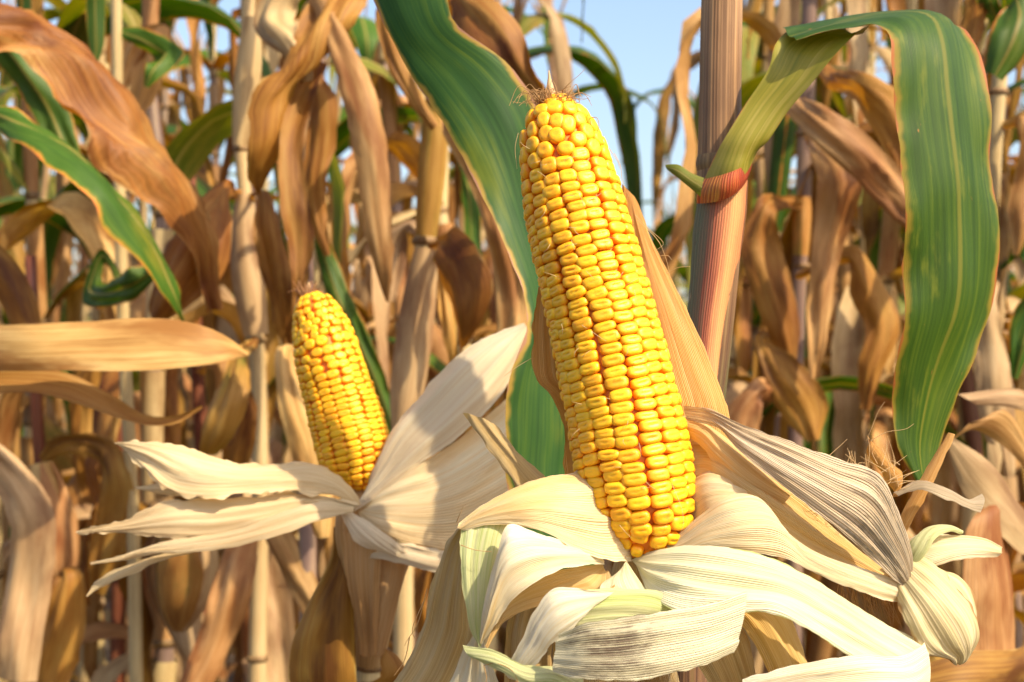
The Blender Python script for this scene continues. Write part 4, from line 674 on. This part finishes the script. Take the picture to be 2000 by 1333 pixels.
for x, y0, D, mt, lab in ((388, 690, 1.75, 'stalk_red', 'dark red corn stalk behind the hanging brown leaves, left of the pale jointed stalk'), (228, 760, 1.9, 'stalk_red', 'dark red corn stalk at the lower left between dry leaves')):
    r_ = plant_root('corn_plant', x, 1700, D, lab); stalk_to_ground(r_, M[mt], D, [(x - 16, y0 - 350, 20), (x - 4, y0, 26), (x + 6, y0 + 200, 28), (x + 2, y0 + 500, 30)], n=24)
    strip('leaf', r_, M['tan'], D - .05, [(x, y0 + 40, 4, 14), (x + 40, y0 + 20, 0, 40, 20), (x + 60, y0 + 120, 0, 60, 10), (x + 40, y0 + 240, 0, 50), (x + 20, y0 + 340, 0, 16)], seed=x, **SK)
    strip('leaf', r_, M['brown'], D - .05, [(x, y0 - 60, 4, 14), (x - 40, y0 - 70, 0, 40, 20), (x - 70, y0 + 40, 0, 56, 10), (x - 60, y0 + 160, 0, 50), (x - 50, y0 + 260, 0, 16)], seed=x + 1, **SK)

# right-hand side
DR = 1.6
r1 = plant_root('corn_plant', 1560, 1700, DR, 'slim violet-brown corn stalk right of the main stalk, with rust-brown leaves')
stalk_to_ground(r1, M['stalk_dark'], DR, [(1585, -150, 28), (1578, 100, 30), (1574, 260, 32), (1568, 420, 30), (1560, 560, 28), (1555, 760, 28), (1552, 1000, 30)], n=44)
for q in ((1572, 262, 34), (1564, 520, 32)): node_at(r1, DR, *q)
strip('leaf_sheath', r1, M['ochre'], DR - .015, [(1570, 385, 0, 30), (1567, 430, 0, 36), (1564, 500, 0, 30)], bulge=.5, n=14, seed=129)
strip('leaf', r1, M['tan'], 1.3, [(1576, 150, 28, 16), (1540, 190, 10, 40, 20), (1600, 240, 0, 70, 10), (1680, 305, 0, 80, 0), (1760, 385, 0, 76, 0), (1830, 470, 0, 50), (1870, 560, 0, 14)], seed=130, **SK)
strip('leaf', r1, M['brown'], 1.32, [(1580, 90, 26, 16), (1620, 150, 10, 40, 20), (1680, 170, 0, 70, 30), (1735, 220, 0, 90, 10), (1765, 290, 0, 70, 0), (1780, 380, 0, 20)], seed=131, **SK)
strip('leaf', r1, M['tan'], 1.4, [(1572, 262, 18, 16), (1610, 300, 4, 60, 20), (1640, 340, 0, 100, 20), (1632, 410, 0, 80, 10), (1615, 500, 0, 56, 0), (1600, 620, 0, 46), (1590, 740, 0, 16)], seed=132, **SK)
strip('leaf', r1, M['brown'], 1.45, [(1568, 400, 12, 14), (1500, 400, 0, 50, 20), (1485, 470, 0, 80, 10), (1510, 570, 0, 80, 0), (1535, 650, 0, 60), (1545, 720, 0, 20)], seed=133, **SK)
strip('leaf', r1, M['brown'], 1.42, [(1558, 640, 14, 14), (1490, 660, 2, 40, 20), (1530, 730, 0, 80, 0), (1575, 800, 0, 90, 0), (1590, 860, 0, 30)], seed=134, **SK)
strip('leaf', r1, M['brown'], 1.5, [(1560, 540, 8, 14), (1660, 500, 0, 40, 20), (1690, 560, 0, 70, 10), (1725, 640, 0, 70, 0), (1700, 720, 0, 50), (1690, 800, 0, 20)], seed=135, **SK)
strip('leaf', r1, M['tan'], 1.4, [(1556, 800, 14, 16), (1490, 760, 0, 50, 10), (1450, 820, 0, 70, 0), (1440, 920, 0, 60), (1430, 1020, 0, 20)], seed=136, **SK)
DE = 1.4
r2 = plant_root('corn_plant', 1930, 1700, DE, 'corn plant at the right edge with a yellowish stalk and pale hanging leaves')
stalk_to_ground(r2, M['stalk_tan'], DE, [(1975, -200, 28), (1962, 50, 30), (1948, 200, 30), (1938, 400, 28), (1940, 560, 28), (1945, 800, 32), (1940, 1100, 34)], n=44)
for q in ((1950, 180, 34), (1940, 535, 32)): node_at(r2, DE, *q)
strip('leaf', r2, M['green'], DE - .05, [(1960, 60, 4, 20), (1930, 0, 0, 50, 10), (1925, -60, 0, 60, 10)], n=12, seed=140, **SK)
strip('leaf', r2, M['green'], DE - .1, [(1958, 40, 8, 16), (1975, -30, 0, 60, 10), (1990, 30, -2, 80, 10), (1965, 100, -3, 80, 0), (1940, 150, -3, 40)], seed=141, **SK)
strip('leaf', r2, M['brown'], DE - .05, [(1965, -60, 4, 16), (1920, -40, 0, 50), (1905, 40, 0, 50), (1890, 110, 0, 34), (1880, 170, 0, 10)], seed=142, **SK)
strip('leaf', r2, M['greytan'], DE - .06, [(1942, 540, 4, 20), (1930, 600, 0, 40), (1940, 700, 0, 70), (1950, 820, 0, 70), (1970, 930, 0, 30)], seed=143, **SK)
strip('leaf', r2, M['green'], DE - .04, [(1945, 530, 4, 14), (2000, 480, 0, 50), (2040, 560, 0, 70), (2000, 650, 0, 60), (1980, 740, 0, 20)], seed=144, **SK)
strip('leaf', r2, M['tan'], DE - .04, [(1946, 250, 4, 14), (2000, 220, 0, 50), (2030, 320, 0, 80), (2000, 420, 0, 60), (1985, 500, 0, 20)], seed=145, **SK)
DQ = 1.02
r3 = plant_root('corn_plant', 2050, 1700, DQ, 'corn plant at the lower right corner with broad pale brown leaves')
stalk_to_ground(r3, M['stalk_dark'], DQ, [(2060, 500, 46), (2050, 900, 46), (2050, 1300, 48)], n=20)
edges('leaf', r3, M['greytan'], DQ, [(2050, 800, 2, 2055, 840, 2), (1990, 760, 0, 1990, 800, 0), (1870, 770, 0, 1905, 790, 0)], n=14, bulge=.1, seed=150, ripple=.003)
edges('leaf', r3, M['tan'], DQ - .04, [(2050, 1000, 6, 2055, 960, 6), (1990, 900, 2, 2010, 870, 2), (1900, 840, 0, 1960, 800, 0), (1850, 870, 0, 1900, 830, 0)], n=20, bulge=.1, seed=151, ripple=.003)
edges('leaf', r3, M['greytan'], DQ - .06, [(2050, 1080, 6, 2052, 1110, 6), (1985, 980, 2, 1970, 1060, 0), (1930, 900, 0, 1880, 960, 0), (1860, 855, 0, 1850, 870, 0)], n=24, bulge=.12, seed=152, ripple=.003)['label'] = 'grey-tan leaf fanning up beside the green hanging leaf'
edges('leaf', r3, M['tan'], DQ - .05, [(2050, 1000, 6, 2050, 1050, 6), (1960, 990, 0, 1900, 1010, -2), (1975, 1120, 0, 1880, 1130, -3), (1985, 1230, 0, 1875, 1240, -3), (1990, 1400, 0, 1880, 1400, -3)], n=30, bulge=.2, seed=153, ripple=.004)
edges('leaf', r3, M['brown'], DQ - .08, [(2050, 1250, 8, 2050, 1290, 8), (1960, 1270, 0, 1950, 1370, 0), (1880, 1275, -2, 1860, 1390, -3), (1800, 1300, -2, 1790, 1400, -3)], n=20, bulge=.2, seed=154, ripple=.003)

# ------------------------------------------------------------------ generic field plants
def rand_leaf(rg, p0, az, L, wmax, e0, droop, dry, n=16, m=5):
    az0 = az; el = e0; p = np.array(p0, float); A = np.zeros((n, 3)); B = np.zeros((n, 3)); ds = L / (n - 1); s_ = rg.uniform(0, 99); roll = rg.uniform(-.3, .3)
    tw = rg.gauss(0, 2.2 if dry else .8)
    for i in range(n):
        t = i / (n - 1)
        el2 = e0 - (e0 + R(84)) * min(1, (t * droop)) ** 1.15 if t * droop < 1 else -R(84)
        el2 += .35 * mnoise.noise(Vector((t * 3.5, s_, 0))) * (1.4 if dry else .5)
        a = az + (1.1 if dry else .35) * mnoise.noise(Vector((t * 2.4, s_, 5)))
        d = np.array([math.cos(el2) * math.cos(a), math.cos(el2) * math.sin(a), math.sin(el2)])
        side = np.array([-math.sin(a), math.cos(a), 0]); nn = np.cross(side, d); r = roll + tw * t * t
        sd = side * math.cos(r) + nn * math.sin(r)
        wd = wmax * min(1, .35 + t * 5) * (1 - max(0, (t - .35) / .65) ** 2.0) * (1 + .18 * mnoise.noise(Vector((t * 6, s_, 9)))) + .002
        if dry: wd *= .85
        A[i] = p - sd * wd / 2; B[i] = p + sd * wd / 2; p = p + d * ds
    return sheet(A, B, m=m, bulge=rg.choice((-1, 1)) * rg.uniform(.1, .5) if dry else rg.uniform(-.2, .05), ripple=.012 if dry else .005, seed=s_, face_cam=False, crease=.14 if dry else .03, jag=.0025 if dry else .001, fold=rg.uniform(-.2, .2))
LEAFMATS = ['tan', 'brown', 'ochre', 'greytan', 'green', 'yellowgreen']
STALKMATS = ['stalk_tan', 'stalk_dark', 'stalk_red']
def gen_plant(rg, root, green, h, ear=True, detail=True):
    """dry field plant in its own frame (base at the origin). detail: parts as objects; else list of (mesh, material)"""
    parts = []
    nn = rg.randint(9, 11); lean = (rg.gauss(0, .05), rg.gauss(0, .05)); zs = np.cumsum([.06] + [h / nn * rg.uniform(.85, 1.15) for _ in range(nn)])
    pts = [(lean[0] * z + .008 * rg.gauss(0, 1), lean[1] * z + .008 * rg.gauss(0, 1), z) for z in zs]; pts = [(0, 0, -.03)] + pts
    rad = [.013 * (1 - .6 * (i / len(pts)) ** 1.5) for i in range(len(pts))]
    S = spline([list(p) + [r] for p, r in zip(pts, rad)], 36 if detail else 16)
    smat = rg.choices(STALKMATS, (6, 4, .4))[0]; gm = [smat]
    parts.append(('stalk', *tube(S[:, :3], S[:, 3], 10 if detail else 6), smat))
    az = rg.uniform(0, 6.28)
    for k, p in enumerate(pts[2:]):
        z = p[2]; az += math.pi + rg.gauss(0, .35); t = k / (nn - 1)
        if detail:
            c = np.array(p); parts.append(('node_ring', *tube([c + (0, 0, -.006), c, c + (0, 0, .006)], [rad[k + 2] * 1.05, rad[k + 2] * 1.25, rad[k + 2] * 1.05], 10), 'node'))
        if z < .22: continue
        isg = t > .38 and rg.random() < green * (.35 + 1.2 * t)
        mt = rg.choices(['green', 'yellowgreen'], (3, 2))[0] if isg else rg.choices(['tan', 'brown', 'ochre', 'greytan'], (2.6, 3.4, 1.6, 3))[0]
        dry = not isg
        lf = rand_leaf(rg, p, az, rg.uniform(.42, .72) * (1 - .25 * abs(t - .5)), rg.uniform(.024, .052) if dry else rg.uniform(.045, .07), R(rg.uniform(45, 72)) if isg else R(rg.uniform(10, 65)), rg.uniform(1.1, 1.8) if isg else rg.uniform(1.8, 3.6), dry, 22 if detail else 11, 9 if detail else 4)
        parts.append(('leaf', *lf, mt))
        for _q in range(rg.choice((0, 1, 2, 2)) if dry else 0):
            parts.append(('leaf', *rand_leaf(rg, p, az + rg.choice((-1, 1)) * rg.uniform(.6, 2.2), rg.uniform(.3, .6), rg.uniform(.025, .05), R(rg.uniform(-10, 60)), rg.uniform(2, 4), True, 20 if detail else 10, 7 if detail else 3), rg.choice(['tan', 'brown', 'brown', 'greytan', 'greytan'])))
        if detail and k + 3 < len(pts) and rg.random() < .75:
            q0, q1 = np.array(p), np.array(pts[k + 3]); tt = np.linspace(0, .88, 6)[:, None]; line = q0 * (1 - tt) + q1 * tt
            parts.append(('leaf_sheath', *tube(line, np.linspace(rad[k + 2] * 1.15, rad[k + 2] * 1.4, 6), 9, False), 'green' if isg and rg.random() < .3 else rg.choice(['tan', 'greytan', 'stalk_tan'])))
    if ear:
        i = min(len(pts) - 2, 5 + rg.randint(0, 1)); c = np.array(pts[i]); a = rg.uniform(0, 6.28); dwn = rg.random() < .5
        d = np.array([math.cos(a) * .6, math.sin(a) * .6, -.8 if dwn else .8]); st_ = c + np.array([math.cos(a), math.sin(a), 0]) * .03
        line = np.array([st_ + d * q * .2 for q in np.linspace(0, 1, 9)]); pr = np.array([.012, .02, .026, .029, .029, .026, .02, .013, .004])
        parts.append(('husked_ear', *tube(line, pr, 10), rg.choice(['tan', 'greytan', 'ochre'])))
    top = np.array(pts[-1]); tv = []
    for q in range(rg.randint(5, 8)):
        a = rg.uniform(0, 6.28); e = R(rg.uniform(45, 85)); l = rg.uniform(.1, .2); d = np.array([math.cos(a) * math.cos(e), math.sin(a) * math.cos(e), math.sin(e)])
        tv.append(tube([top, top + d * l * .5 + (0, 0, .02), top + d * l + (0, 0, .0)], [.003, .004, .002], 4))
    v, f, u, _ = merge(tv); parts.append(('tassel', v, f, u, 'tassel'))
    if detail:
        for nm, v, f, u, mt in parts: mesh_obj(nm, v, f, M[mt], root, u)
    else:
        names = sorted({q[4] for q in parts}); v, f, u, mi = merge([(q[1], q[2], q[3], names.index(q[4])) for q in parts])
        return mesh_obj('corn_plant', v, f, [M[k] for k in names], None, u, mi)
rg = random.Random(21)
placed = []
def free(x, y, r): return all((x - a) ** 2 + (y - b) ** 2 > r * r for a, b in placed)
# nearer rows: every plant its own, with parts
near_roots = []; NEAR = 74; cnt = 0; tries = 0
while cnt < NEAR and tries < 4000:
    tries += 1; y = 1.6 + 3.0 * rg.random() ** 1.2; x = rg.uniform(-.36 * y - .12, .36 * y + .2)
    px = 1000 + x / y * FPX
    if 1090 < px < 1350 or 655 < px < 790: continue      # the open lanes where the sky shows
    if not free(x, y, .17): continue
    placed.append((x, y)); cnt += 1
    root = empty('corn_plant', (x, y, 0), None, 'corn plant', 'corn plants in the nearer rows'); near_roots.append(root)
    root.rotation_euler = (0, 0, 0)
    gen_plant(rg, root, .5 if x < -.1 * y or x > .15 * y else .22, rg.uniform(1.5, 1.95))
SLOTS = [(-900, 'cut by the left edge of the picture'), (20, 'behind the left end of the horizontal tan leaf'), (230, 'between the slanting leaves and the pale jointed stalk'), (430, 'straight behind the pale jointed stalk'), (570, 'straight above the smaller ear'), (740, 'in the gap between the two ears'),
         (960, 'hidden largely behind the large front ear'), (1240, 'just left of the thick main stalk'), (1450, 'just right of the thick main stalk'), (1680, 'behind the hanging half of the arching green leaf'), (1940, 'at the right edge of the picture')]
ORD = ['nearest', 'second nearest', 'third nearest', 'fourth nearest', 'fifth nearest', 'sixth nearest', 'seventh nearest', 'eighth nearest', 'ninth nearest', 'tenth nearest', 'eleventh nearest', 'twelfth nearest', 'thirteenth nearest', 'fourteenth nearest', 'fifteenth nearest', 'sixteenth nearest']
by = {}
for r_ in near_roots:
    px = 1000 + r_.location.x / r_.location.y * FPX; by.setdefault([t for x0, t in SLOTS if px >= x0][-1] if px > -900 else SLOTS[0][1], []).append(r_)
for t, L_ in by.items():
    for k, r_ in enumerate(sorted(L_, key=lambda q: q.location.y)): r_['label'] = ORD[min(k, 15)] + ' blurred dry corn plant ' + t
# far rows: copies of ten plants
protos = [gen_plant(rg, None, gr, rg.uniform(1.55, 1.95), True, False) for gr in (.15, .2, .3, .4, .4, .2, .3, .3, .15, .4)]
far = 0; tries = 0
while far < 215 and tries < 9000:
    tries += 1; y = 4.6 + 15 * rg.random() ** 1.15; x = rg.uniform(-1, 1) * (.37 * y + .3)
    if 1110 < 1000 + x / y * FPX < 1350 and y < 10 and rg.random() < .25: continue
    if not free(x, y, .3): continue
    placed.append((x, y))
    o = protos[far] if far < 10 else rg.choice(protos).copy()
    if far >= 10: COL.objects.link(o)
    o.location = (x, y, 0); o.rotation_euler = (0, 0, rg.uniform(0, 6.28)); sc = rg.uniform(.9, 1.1); o.scale = (sc, sc, sc)
    tag(o, 'small far corn plant in the blurred rows of the field', 'corn plant', 'corn plants in the far rows'); far += 1

# the field going on beyond the picture's sides and behind the far rows: one mass
def field_mass():
    rg = random.Random(77); V, F, U, MI, base = [], [], [], [], 0; names = []
    data = []
    for o in protos:
        me = o.data; co = np.empty(len(me.vertices) * 3); me.vertices.foreach_get('co', co); co = co.reshape(-1, 3)
        uvl = np.empty(len(me.loops) * 2, dtype=np.float32); me.uv_layers[0].data.foreach_get('uv', uvl); vi = np.empty(len(me.loops), dtype=np.int32); me.loops.foreach_get('vertex_index', vi)
        uv = np.zeros((len(co), 2)); uv[vi] = uvl.reshape(-1, 2)
        data.append((co, [tuple(p.vertices) for p in me.polygons], uv, [me.materials[p.material_index] for p in me.polygons]))
    for k in range(150):
        if k < 90:
            y = rg.uniform(2.6, 14); x = rg.choice((-1, 1)) * (.37 * y + rg.uniform(.35, 2.2))
        else:
            y = rg.uniform(20, 30); x = rg.uniform(-.45, .45) * y
        co, fs, uv, ms = rg.choice(data); a = rg.uniform(0, 6.28); c_, s_ = math.cos(a), math.sin(a); sc = rg.uniform(.9, 1.1)
        V.append(np.stack([(co[:, 0] * c_ - co[:, 1] * s_) * sc + x, (co[:, 0] * s_ + co[:, 1] * c_) * sc + y, co[:, 2] * sc], 1)); U.append(uv)
        F += [tuple(i + base for i in f) for f in fs]; base += len(co)
        for m_ in ms:
            if m_ not in names: names.append(m_)
            MI.append(names.index(m_))
    o = mesh_obj('corn_field', np.concatenate(V), F, names, None, np.concatenate(U), MI)
    tag(o, 'dry corn massed beyond the far rows of the field', 'corn field', kind='stuff')
field_mass()
